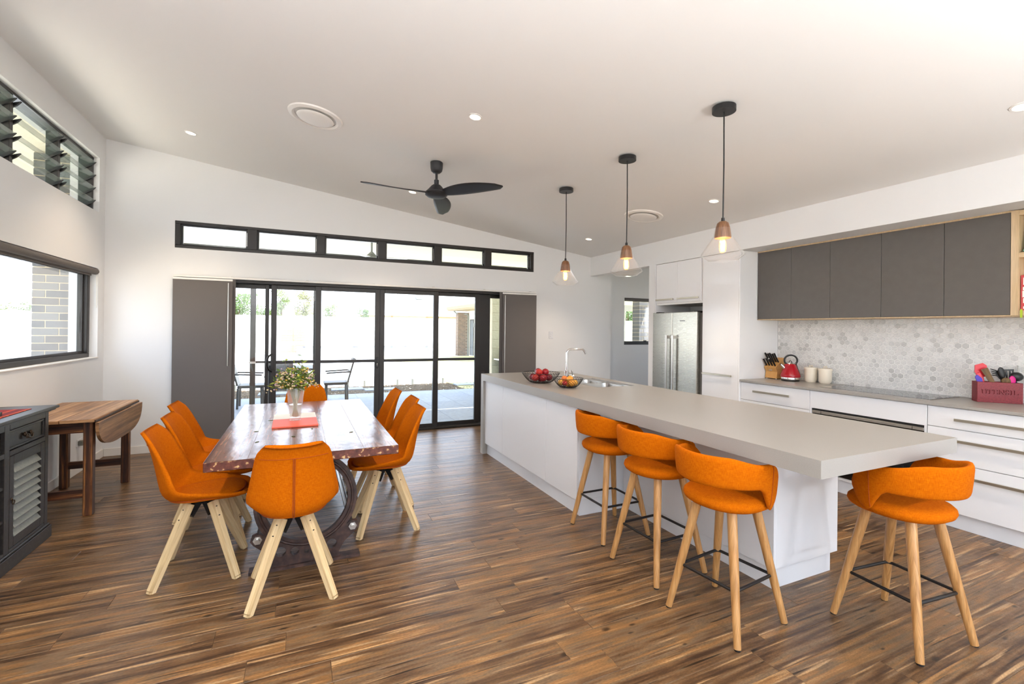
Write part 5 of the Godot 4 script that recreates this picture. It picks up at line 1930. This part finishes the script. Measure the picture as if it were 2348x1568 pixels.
func utensils(x: Transform3D) -> void:
	var put := func(label: String, a: Vector3, e: Vector3) -> Node3D:
		var o := thing("cooking_utensil", label, "utensil", x * a, 0.0, "utensils standing in the burgundy box")
		o.set_meta("label", label)
		var y := (x.basis * (e - a)).normalized()
		var z := (x.basis.z - y * x.basis.z.dot(y)).normalized()
		o.transform.basis = Basis(y.cross(z), y, z)
		return o
	var red := mat(rgb(214, 40, 56), 0.4)
	var dark := mat(rgb(30, 31, 33), 0.4)
	var brown := wood([[0.0, rgb(84, 62, 34)], [1.0, rgb(124, 94, 54)]], 70, 0.6, Vector2(0.3, 0.06), 0.1, 0.97, 128, 64)
	var o: Node3D
	o = put.call("large red slotted spatula leaning left in the box", Vector3(-0.05, 0.02, -0.06), Vector3(-0.1, 0.3, -0.06))
	obj("grip", nb().tube([Vector3.ZERO, Vector3(0, 0.19, 0)], 0.007, 8), red, o)
	obj("blade", nb().prism(PackedVector2Array([Vector2(-0.012, 0.18), Vector2(0.012, 0.18), Vector2(0.038, 0.215), Vector2(0.04, 0.27), Vector2(0.02, 0.292), Vector2(-0.03, 0.282), Vector2(-0.042, 0.225)]), 2, -0.004, 0.004), red, o)
	o = put.call("narrow red spatula below the large red one", Vector3(-0.03, 0.02, -0.045), Vector3(-0.12, 0.235, -0.045))
	obj("grip", nb().tube([Vector3.ZERO, Vector3(0, 0.13, 0)], 0.006, 8), red, o)
	obj("blade", nb().frus(Vector3(0, 0.12, 0), Vector3(0, 0.225, 0), 0.018, 0.008, 0.03, 0.006), red, o)
	o = put.call("flat brown wooden turner in front of the red spatula", Vector3(0.03, 0.02, -0.03), Vector3(-0.085, 0.27, -0.03))
	obj("grip", nb().tube([Vector3.ZERO, Vector3(0, 0.15, 0)], 0.007, 8), brown, o)
	obj("blade", nb().frus(Vector3(0, 0.14, 0), Vector3(0, 0.272, 0), 0.028, 0.009, 0.046, 0.007), brown, o)
	o = put.call("purple silicone scraper at the box's left end", Vector3(-0.07, 0.02, -0.03), Vector3(-0.125, 0.215, -0.03))
	obj("grip", nb().tube([Vector3.ZERO, Vector3(0, 0.12, 0)], 0.006, 8), dark, o)
	obj("blade", nb().prism(PackedVector2Array([Vector2(-0.014, 0.11), Vector2(0.014, 0.11), Vector2(0.02, 0.17), Vector2(0.0, 0.205), Vector2(-0.018, 0.19)]), 2, -0.004, 0.004), mat(rgb(70, 48, 176), 0.5), o)
	o = put.call("round brown wooden spoon low in the box", Vector3(0.02, 0.02, -0.03), Vector3(0.05, 0.2, -0.02))
	obj("grip", nb().tube([Vector3.ZERO, Vector3(0, 0.13, 0)], 0.006, 8), brown, o)
	obj("bowl", nb().ball(Vector3(0, 0.158, 0), Vector3(0.032, 0.026, 0.01), 16, 10), brown, o)
	o = put.call("magenta spoon between the wooden spoon and black ladle", Vector3(0.1, 0.02, -0.025), Vector3(0.078, 0.21, -0.02))
	obj("grip", nb().tube([Vector3.ZERO, Vector3(0, 0.13, 0)], 0.006, 8), dark, o)
	obj("bowl", nb().ball(Vector3(0, 0.165, 0), Vector3(0.02, 0.034, 0.007), 14, 10), mat(rgb(214, 10, 130), 0.4), o)
	o = put.call("black pasta fork with prongs", Vector3(0.06, 0.02, -0.065), Vector3(0.02, 0.26, -0.065))
	obj("grip", nb().tube([Vector3.ZERO, Vector3(0, 0.19, 0)], 0.006, 8), dark, o)
	obj("head", nb().prism(PackedVector2Array([Vector2(-0.01, 0.17), Vector2(0.012, 0.17), Vector2(0.03, 0.205), Vector2(0.03, 0.24), Vector2(-0.02, 0.24), Vector2(-0.024, 0.2)]), 2, -0.004, 0.004), dark, o)
	for k in 4:
		obj("prong", nb().tube([Vector3(-0.02, 0.2 + k * 0.013, 0), Vector3(-0.04, 0.204 + k * 0.015, 0.004), Vector3(-0.054, 0.21 + k * 0.016, 0.01)], [0.005, 0.0045, 0.003], 6), dark, o)
	o = put.call("black oval serving spoon over the pasta fork", Vector3(0.08, 0.02, -0.045), Vector3(0.02, 0.27, -0.045))
	obj("grip", nb().tube([Vector3.ZERO, Vector3(0, 0.19, 0)], 0.006, 8), dark, o)
	obj("bowl", nb().ball(Vector3(0, 0.225, 0), Vector3(0.022, 0.045, 0.008), 14, 10), dark, o)
	o = put.call("black slotted turner behind the serving spoon", Vector3(0.09, 0.02, -0.075), Vector3(0.075, 0.26, -0.075))
	obj("grip", nb().tube([Vector3.ZERO, Vector3(0, 0.17, 0)], 0.006, 8), dark, o)
	var b := nb()
	for k in 4:
		b.box(-0.034 + k * 0.02, 0.165, -0.002, -0.024 + k * 0.02, 0.235, 0.002)
	b.box(-0.034, 0.155, -0.002, 0.036, 0.166, 0.002)
	b.box(-0.034, 0.234, -0.002, 0.036, 0.246, 0.002)
	obj("blade", b, dark, o)
	o = put.call("black ladle at the box's right end", Vector3(0.115, 0.02, -0.05), Vector3(0.115, 0.25, -0.05))
	obj("grip", nb().tube([Vector3.ZERO, Vector3(0, 0.17, 0)], 0.006, 8), dark, o)
	obj("bowl", nb().ball(Vector3(0, 0.19, 0), Vector3(0.042, 0.036, 0.03), 18, 12), dark, o)
	o = put.call("steel wire whisk above the black ladle", Vector3(0.118, 0.02, -0.07), Vector3(0.13, 0.3, -0.07))
	obj("grip", nb().tube([Vector3.ZERO, Vector3(0, 0.18, 0)], 0.006, 8), M.steel, o)
	for k in 3:
		var p := []
		for i in 13:
			var a := PI * i / 12
			p.append(Vector3(cos(a) * 0.022 * cos(k * 1.05), 0.18 + sin(a) * 0.1, cos(a) * 0.022 * sin(k * 1.05)))
		obj("wire", nb().tube(p, 0.0012, 5), M.steel, o)


# ---------------------------------------------------------------- outdoors
func brick_wall(root: Node3D, x0: float, x1: float, y1: float, zf: float, thick: float) -> void:   # face towards +z
	obj("mortar_core", bx(x0 + 0.004, -0.02, zf - thick, x1 - 0.004, y1, zf - 0.006), M.mortar, root)
	var mesh := {}
	var y := 0.0
	var row := 0
	while y < y1 - 0.05:
		var x := x0 - (0.12 if row % 2 else 0.0)
		while x < x1 - 0.02:
			var a := maxf(x, x0)
			var c := minf(x + 0.23, x1)
			x += 0.24
			if c - a < 0.03:
				continue
			var key := "%.3f" % (c - a)
			if not mesh.has(key):
				mesh[key] = bx(0, 0, -thick + 0.006, c - a, 0.076, 0, 0.002).done()
			var o := inst("brick", mesh[key], M.brick[rng.randi() % 4], root)
			o.position = Vector3(a, y, zf)
		y += 0.086
		row += 1


func tree(called: String, label: String, at: Vector3, w: float, h: float, low: float, kind: int, n: int) -> void:
	var t := thing(called, label, "tree" if h > 2.4 else "shrub", at)
	var b := nb()
	b.tube([Vector3.ZERO, Vector3(0.05, low + (h - low) * 0.3, 0), Vector3(-0.04, low + (h - low) * 0.6, 0)], [0.09, 0.06, 0.03], 7)
	for k in 6:
		var a := TAU * k / 6
		b.tube([Vector3(0.03, low + (h - low) * 0.25, 0), Vector3(cos(a) * w * 0.3, low + (h - low) * rng.randf_range(0.4, 0.8), sin(a) * w * 0.3)], [0.03, 0.012], 5)
	obj("trunk", b, M.bark, t)
	var clumps := []
	for k in 16:
		var a := rng.randf() * TAU
		var r := sqrt(rng.randf()) * w * 0.4
		clumps.append([Vector3(cos(a) * r, lerpf(low, h, rng.randf_range(0.12, 0.88)), sin(a) * r), rng.randf_range(0.16, 0.3) * w])
	var f := nb()
	for i in n:
		var c: Array = clumps[i % 16]
		var d: Vector3 = Vector3(rng.randfn(), rng.randfn(), rng.randfn()).normalized() * c[1] * pow(rng.randf(), 0.4)
		var p: Vector3 = c[0] + d
		p.y = clampf(p.y, low, h)
		leaf(f, p, rng.randf_range(0.1, 0.2) * (0.5 + w * 0.16), rng.randf_range(0.03, 0.05) * (0.5 + w * 0.16))
	obj("foliage", f, M.leaf[kind], t).set_meta("kind", "stuff")


func patio_chair(label: String, at: Vector3, turn: float) -> void:   # faces -z
	var t := thing("patio_chair", label, "chair", at, turn, "dark woven patio chairs")
	obj("seat", bx(-0.23, 0.38, -0.24, 0.23, 0.43, 0.2, 0.01), M.frame, t)
	var b := nb()
	b.frus(Vector3(0, 0.43, 0.2), Vector3(0, 0.88, 0.32), 0.44, 0.03, 0.42, 0.025)
	obj("back", b, M.frame, t)
	obj("head_roll", bx(-0.2, 0.84, 0.295, 0.2, 0.9, 0.36, 0.015), M.blind, t)
	for s in [[-1, -1], [1, -1], [1, 1], [-1, 1]]:
		obj("leg", nb().bar(Vector3(s[0] * 0.2, 0, s[1] * 0.2), Vector3(s[0] * 0.2, 0.38, s[1] * 0.19), 0.035, 0.035), M.frame, t)
	for s in [-1, 1]:
		obj("arm", nb().bar(Vector3(s * 0.23, 0.62, -0.2), Vector3(s * 0.23, 0.64, 0.24), 0.04, 0.025), M.frame, t)


func outdoors() -> void:
	rng.seed = 8
	var g := -0.03
	setting("floor_garden", bx(-45, -0.3, -60, 45, -0.06, 25), M.ground)
	setting("floor_lawn", bx(5.9, -0.06, -18, 30, -0.035, -4.58), M.lawn)
	setting("floor_pool_surround", bx(-9, -0.06, -23.7, 5.9, -0.03, -6.3), M.concrete)
	# patio paving
	var p := part_root("floor_patio")
	obj("bed", bx(-2.2, -0.07, -4.55, 9.8, -0.045, -0.26), mat(rgb(120, 120, 122), 0.9), p)
	var pm := bx(0, -0.045, -0.596, 0.596, -0.025, 0, 0.002).done()
	for i in 18:
		for j in 7:
			var o := inst("paver", pm, M.paver[rng.randi() % 4], p)
			o.position = Vector3(-1.6 + i * 0.6, 0, -0.28 - j * 0.6)
	# patio roof
	var r := part_root("ceiling_patio")
	obj("roof_deck", bx(-0.25, 3.13, -4.2, 9.6, 3.3, -0.26), M.soffit, r)
	for i in 4:
		obj("soffit_sheet", bx(-0.25, 3.118, -0.27 - i * 0.98 - 0.97, 9.6, 3.13, -0.27 - i * 0.98, 0.002), M.soffit, r)
	obj("fascia", bx(-0.25, 3.08, -4.26, 9.6, 3.34, -4.2), M.frame, r)
	setting("roof_left_eave", bx(-1.5, 3.46, -4.2, -0.26, 3.62, 9.6), M.soffit)
	var w := part_root("wall_brick_wing")
	brick_wall(w, -0.71, -0.262, 3.44, -0.24, 0.11)
	w = part_root("wall_brick_post")
	brick_wall(w, 8.93, 9.65, 3.1, -1.5, 0.24)
	# patio fan
	var f := thing("patio_fan", "white ceiling fan on the patio seen through clerestory", "fan", Vector3(3.18, 0, -1.8))
	obj("rod", nb().tube([Vector3(0, 2.83, 0), Vector3(0, 3.118, 0)], 0.016, 10), M.slat_paint, f)
	obj("motor", nb().lathe([Vector2(0, 2.72), Vector2(0.1, 2.72), Vector2(0.115, 2.74), Vector2(0.11, 2.765), Vector2(0.06, 2.81), Vector2(0.02, 2.85), Vector2(0, 2.85)], 24), M.slat_paint, f)
	for k in 3:
		var a := TAU * k / 3 + 0.25
		obj("blade", nb().frus(Vector3(cos(a) * 0.09, 2.75, sin(a) * 0.09), Vector3(cos(a) * 0.62, 2.75, sin(a) * 0.62), 0.012, 0.1, 0.008, 0.13, Vector3.UP), M.trim, f)
	# furniture
	var t := thing("patio_table", "dark patio table outside the left glass doors", "table", Vector3(1.95, -0.025, -3.3))
	obj("top", bx(-0.45, 0.7, -0.45, 0.45, 0.74, 0.45, 0.005), M.frame, t)
	for s in [[-1, -1], [1, -1], [1, 1], [-1, 1]]:
		obj("leg", bx(s[0] * 0.4 - 0.03, 0, s[1] * 0.4 - 0.03, s[0] * 0.4 + 0.03, 0.7, s[1] * 0.4 + 0.03), M.frame, t)
	patio_chair("dark patio chair with its back to the glass doors", Vector3(1.72, -0.025, -2.72), 0.0)
	patio_chair("dark patio chair left of the patio table, seen from the side", Vector3(1.2, -0.025, -3.3), -PI / 2)
	patio_chair("dark patio chair right of the patio table behind the flowers", Vector3(2.72, -0.025, -3.3), PI / 2)
	# barbecue and tiled wall
	w = part_root("wall_patio_tiled")
	obj("render_bed", bx(6.2, -0.03, -3.75, 9.0, 2.6, -3.512), M.mortar, w)
	var tm := bx(0, 0, -0.012, 0.394, 0.204, 0, 0.003).done()
	var cream := tri_mat([[0.0, rgb(196, 192, 160)], [1.0, rgb(214, 210, 180)]], 101, 0.5, 2.0, 0.03)
	for i in 7:
		for j in 12:
			var o := inst("tile", tm, cream, w)
			o.position = Vector3(6.203 + i * 0.4, 0.0 + j * 0.21, -3.5)
	var q := thing("barbecue", "steel barbecue with hood against the tiled patio wall", "barbecue", Vector3(6.85, -0.025, -3.15))
	obj("cabinet", bx(-0.5, 0.0, -0.28, 0.5, 0.8, 0.28, 0.004), M.steel, q)
	obj("hood", nb().prism(PackedVector2Array([Vector2(-0.28, 0.83), Vector2(0.28, 0.83), Vector2(0.24, 1.0), Vector2(0.05, 1.1), Vector2(-0.28, 1.1)]), 0, -0.42, 0.42), M.steel, q)
	obj("shelf", bx(-0.62, 0.8, -0.3, 0.62, 0.83, 0.32, 0.003), M.steel, q)
	obj("drawer_handle", nb().tube([Vector3(-0.38, 0.62, 0.31), Vector3(-0.05, 0.62, 0.31)], 0.012, 8), M.chrome, q)
	# gravel strip and slabs
	var mm := MultiMesh.new()
	mm.transform_format = MultiMesh.TRANSFORM_3D
	mm.mesh = nb().ball(Vector3.ZERO, Vector3(0.028, 0.016, 0.022), 6, 4).done()
	mm.instance_count = 6000
	for i in 6000:
		mm.set_instance_transform(i, Transform3D(Basis(Vector3.UP, rng.randf() * TAU).scaled(Vector3.ONE * rng.randf_range(0.6, 1.5)), Vector3(rng.randf_range(-3, 7.5), -0.05, -4.57 - rng.randf() * 1.45)))
	var mi := MultiMeshInstance3D.new()
	mi.multimesh = mm
	mi.material_override = M.pebble
	mi.name = "river_pebbles"
	add_child(mi)
	tag(mi, "strip of brown pebbles along the patio edge", "pebbles")
	mi.set_meta("kind", "stuff")
	var lab := ["grey stepping slab at the left of the pebble strip", "grey stepping slab second from left in the pebbles", "grey stepping slab in the middle of pebble strip", "grey stepping slab by the lawn edge"]
	for i in 4:
		var x: float = [1.2, 2.75, 3.5, 5.9][i]
		tag(obj("stepping_slab", bx(x, -0.06, -5.3 - 0.3 * (i % 2), x + 0.75, -0.01, -4.9 - 0.3 * (i % 2), 0.006), M.paver[i]), lab[i], "slab", "stepping slabs in the pebble strip")
	# glass pool fence on spigots
	for i in 7:
		var x := -2.95 + i * 1.27
		var o := thing("pool_fence_panel", ["leftmost", "second", "third", "fourth", "fifth", "sixth", "rightmost"][i] + " clear glass pool fence panel from the left", "fence", Vector3(x, -0.06, -6.0), 0.0, "glass pool fence panels")
		obj("glass", bx(0.02, 0.1, -0.006, 1.24, 1.2, 0.006), M.clear, o)
		for s in [0.2, 1.06]:
			obj("spigot", bx(s - 0.025, 0, -0.03, s + 0.025, 0.17, 0.03, 0.005), M.slat_paint, o)
	# pool
	var po := thing("swimming_pool", "raised swimming pool with blue water beyond the fence", "pool", Vector3(5.0, -0.06, -20.4))
	obj("shell", nb().box(-3.1, 0, -1.3, 4.5, 0.42, -1.0).box(-3.1, 0, 1.0, 4.5, 0.3, 1.3).box(-3.1, 0, -1.0, -2.8, 0.42, 1.0).box(4.2, 0, -1.0, 4.5, 0.42, 1.0), M.concrete, po)
	obj("water", bx(-2.8, 0.1, -1.0, 4.2, 0.27, 1.0), M.water, po)
	obj("dark_coping", nb().box(-3.15, 0.42, -1.35, 4.55, 0.5, -0.95), M.blind, po)
	for i in 5:
		tag(obj("fence_post", nb().tube([Vector3(6.6 + i * 0.52, -0.06, -17.0), Vector3(6.6 + i * 0.52, 0.75, -17.0)], 0.018, 8), M.slat_paint), ["leftmost", "second", "third", "fourth", "rightmost"][i] + " thin fence post from the left in front of pool", "post", "thin posts by the pool")
	# boundary fence with slatted screens
	var fe := thing("boundary_fence", "long white metal fence along the end of garden", "fence", Vector3(0, -0.06, -24.0))
	for i in 22:
		var x := -28.0 + i * 2.4
		obj("panel", bx(x + 0.02, 0, -0.02, x + 2.38, 2.18, 0.02), M.fence, fe)
		obj("post", bx(x - 0.03, 0, -0.04, x + 0.02, 2.2, 0.04), M.fence, fe)
	obj("top_rail", bx(-28, 2.18, -0.04, 24.8, 2.22, 0.04), M.fence, fe)
	for k in 2:
		var sc := thing("slatted_screen", ["left", "right"][k] + " of the two brown slatted screens at the far fence", "screen", Vector3(1.05 + k * 0.63, -0.06, -23.75))
		var tan := mat(rgb(132, 92, 66), 0.8)
		for s in 16:
			obj("slat", bx(0.02, 0.06 + s * 0.095, -0.015, 0.6, 0.11 + s * 0.095, 0.015), tan, sc)
		for x in [0.0, 0.6]:
			obj("stile", bx(x, 0, -0.02, x + 0.03, 1.58, 0.02), tan, sc)
	# neighbour's house over the fence
	var h := thing("neighbour_house", "pale hip-roofed house beyond the white fence", "house", Vector3(11.5, -0.06, -32))
	obj("wall", bx(-5, 0, -4, 7, 2.35, 2.8), M.fence, h)
	var rf := nb()
	rf.out([Vector3(-5.4, 2.45, 3.2), Vector3(7.4, 2.45, 3.2), Vector3(3.6, 4.6, -0.6), Vector3(-1.4, 4.6, -0.6)], Vector3(1, 2, -0.6))
	rf.out([Vector3(-5.4, 2.45, -4.4), Vector3(7.4, 2.45, -4.4), Vector3(3.6, 4.6, -0.6), Vector3(-1.4, 4.6, -0.6)], Vector3(1, 2, -0.6))
	rf.out([Vector3(-5.4, 2.45, -4.4), Vector3(-5.4, 2.45, 3.2), Vector3(-1.4, 4.6, -0.6)], Vector3(1, 2, -0.6))
	rf.out([Vector3(7.4, 2.45, -4.4), Vector3(7.4, 2.45, 3.2), Vector3(3.6, 4.6, -0.6)], Vector3(1, 2, -0.6))
	rf.box(-5.4, 2.35, -4.4, 7.4, 2.449, 3.2)
	obj("roof", rf, mat(rgb(226, 226, 224), 0.7), h)
	obj("gutter", bx(-5.45, 2.36, 3.2, 7.45, 2.5, 3.3), mat(rgb(140, 98, 62), 0.7), h)
	obj("air_conditioner", bx(-0.75, 3.95, 0.2, -0.2, 4.4, 0.7, 0.02), M.slat_paint, h)
	# other wing of the house
	var v := thing("house_wing", "cream wing of the house with brick pier right of garden", "house", Vector3(10.8, -0.06, -19.0))
	obj("wall", bx(0.2, 0, 0.0, 6, 2.6, 6.5), M.soffit, v)
	obj("brick_pier", bx(-0.45, 0, -0.35, 0.2, 2.5, 0.1), wing_brick(), v)
	obj("roof", nb().box(-0.8, 2.6, -0.9, 6.5, 2.78, 6.8).box(-0.85, 2.66, -0.95, -0.75, 2.84, 6.8), mat(rgb(150, 132, 104), 0.8), v)
	obj("down_pipe", nb().tube([Vector3(-0.6, 2.6, -0.3), Vector3(-0.5, 2.45, -0.1), Vector3(0.1, 2.4, 0.14), Vector3(0.14, 2.3, 0.16), Vector3(0.14, 0.0, 0.16)], 0.045, 8), M.slat_paint, v)
	var dn := nb()
	dn.box(0.17, 0.05, 0.35, 0.2, 2.1, 0.41)
	dn.box(0.17, 0.05, 0.95, 0.2, 2.1, 1.01)
	dn.box(0.17, 2.04, 0.41, 0.2, 2.1, 0.95)
	obj("window_frame", dn, M.frame, v)
	obj("pane", bx(0.185, 0.05, 0.41, 0.195, 2.04, 0.95), mat(rgb(120, 126, 130), 0.1), v)
	obj("door_frame", nb().box(0.16, 0.05, 1.35, 0.2, 2.1, 1.43).box(0.16, 2.02, 1.43, 0.2, 2.1, 3.4), M.frame, v)
	obj("wall_lamp", bx(0.12, 1.65, 1.12, 0.2, 1.9, 1.22, 0.01), M.slat_paint, v)
	# what the passage window looks out on
	var c := thing("carport", "cream roofed carport with grey beam outside the passage window", "carport", Vector3(11.0, -0.06, -6))
	obj("roof", bx(-0.2, 2.42, 0, 7, 2.55, 3.2), M.soffit, c)
	obj("beam", bx(-0.2, 2.22, -0.1, 7, 2.42, 0.0), mat(rgb(150, 156, 166), 0.5), c)
	obj("post", bx(0.98, 0, -0.1, 1.12, 2.22, 0.0), mat(rgb(150, 156, 166), 0.5), c)
	var cf := thing("side_fence", "cream corrugated fence outside the passage window", "fence", Vector3(9.5, -0.06, -8.2))
	for i in 12:
		obj("sheet", bx(i * 0.8, 0, -0.02, i * 0.8 + 0.77, 1.9, 0.02), mat(rgb(232, 230, 208), 0.7), cf)
	obj("top_rail", bx(0, 1.9, -0.03, 9.6, 1.95, 0.03), mat(rgb(220, 214, 196), 0.7), cf)
	var wt := thing("water_tank", "white rounded tank beside the brick post outside passage window", "tank", Vector3(9.28, -0.025, -1.15))
	obj("body", nb().lathe([Vector2(0, 0), Vector2(0.3, 0), Vector2(0.32, 1.1), Vector2(0.28, 1.35), Vector2(0.18, 1.5), Vector2(0, 1.55)], 28), M.trim, wt)
	obj("inlet", nb().lathe([Vector2(0, 1.54), Vector2(0.06, 1.54), Vector2(0.06, 1.6), Vector2(0, 1.6)], 14), M.slat_paint, wt)
	# trees
	tree("gum_tree", "tall feathery gum tree above the fence, left part", Vector3(0.85, -0.06, -28.2), 1.4, 4.3, 1.9, 1, 2600)
	tree("gum_tree", "tall feathery gum tree above the fence, right part", Vector3(2.3, -0.06, -28.6), 1.4, 4.2, 1.9, 2, 2600)
	tree("garden_tree", "round green tree above fence at the doors' left pane", Vector3(-1.6, -0.06, -27), 2.4, 3.5, 1.6, 0, 3000)
	tree("garden_tree", "green tree above fence behind the left door stile", Vector3(-0.2, -0.06, -30.0), 1.9, 3.0, 1.6, 0, 2200)
	tree("garden_tree", "small round green tree in the middle of fence line", Vector3(6.05, -0.06, -27), 0.95, 3.0, 1.6, 0, 1500)
	tree("garden_tree", "pale green tree right of the gum trees", Vector3(3.9, -0.06, -27), 1.2, 3.2, 1.6, 1, 1500)
	tree("garden_tree", "olive shrub between gum trees and pale tree", Vector3(2.9, -0.06, -26.5), 0.9, 2.7, 1.5, 2, 1200)
	tree("garden_tree", "green tree top rising behind the neighbour's roof", Vector3(10.2, -0.06, -39), 2.0, 4.9, 2.0, 0, 1500)
	for i in 5:
		tree("hedge_tree", ["first", "second", "third", "fourth", "fifth"][i] + " hedge tree from the right outside the low left window", Vector3(-10.6 - i * 1.55, -0.06, -26.2), 1.5, 2.75 + 0.15 * (i % 2), 1.2, i % 3, 1800)
	tree("garden_tree", "leafy green tree above the fence outside passage window", Vector3(15.0, -0.06, -9.6), 2.0, 2.75, 1.3, 0, 2600)


func wing_brick() -> StandardMaterial3D:   # 26 m off: courses of three pixels
	var im := Image.create(48, 36, false, Image.FORMAT_RGB8)
	im.fill(rgb(140, 122, 102))
	for y in 6:
		for x in 3:
			var c: Color = [rgb(112, 88, 68), rgb(102, 80, 64), rgb(122, 96, 74)][(x + y * 2) % 3]
			im.fill_rect(Rect2i((x * 16 + (8 if y % 2 else 0)) % 48, y * 6, 15, 5), c)
	var m := mat(Color.WHITE, 0.9)
	m.albedo_texture = ImageTexture.create_from_image(im)
	m.uv1_triplanar = true
	m.uv1_scale = Vector3(1.4, 1.94, 1.4)
	return m


func _ready() -> void:
	setup_view()
	materials()
	shell()
	windows()
	sliding_doors()
	lamps()
	ceiling_things()
	dining_table()
	chairs()
	old_tables()
	island()
	kitchen()
	outdoors()
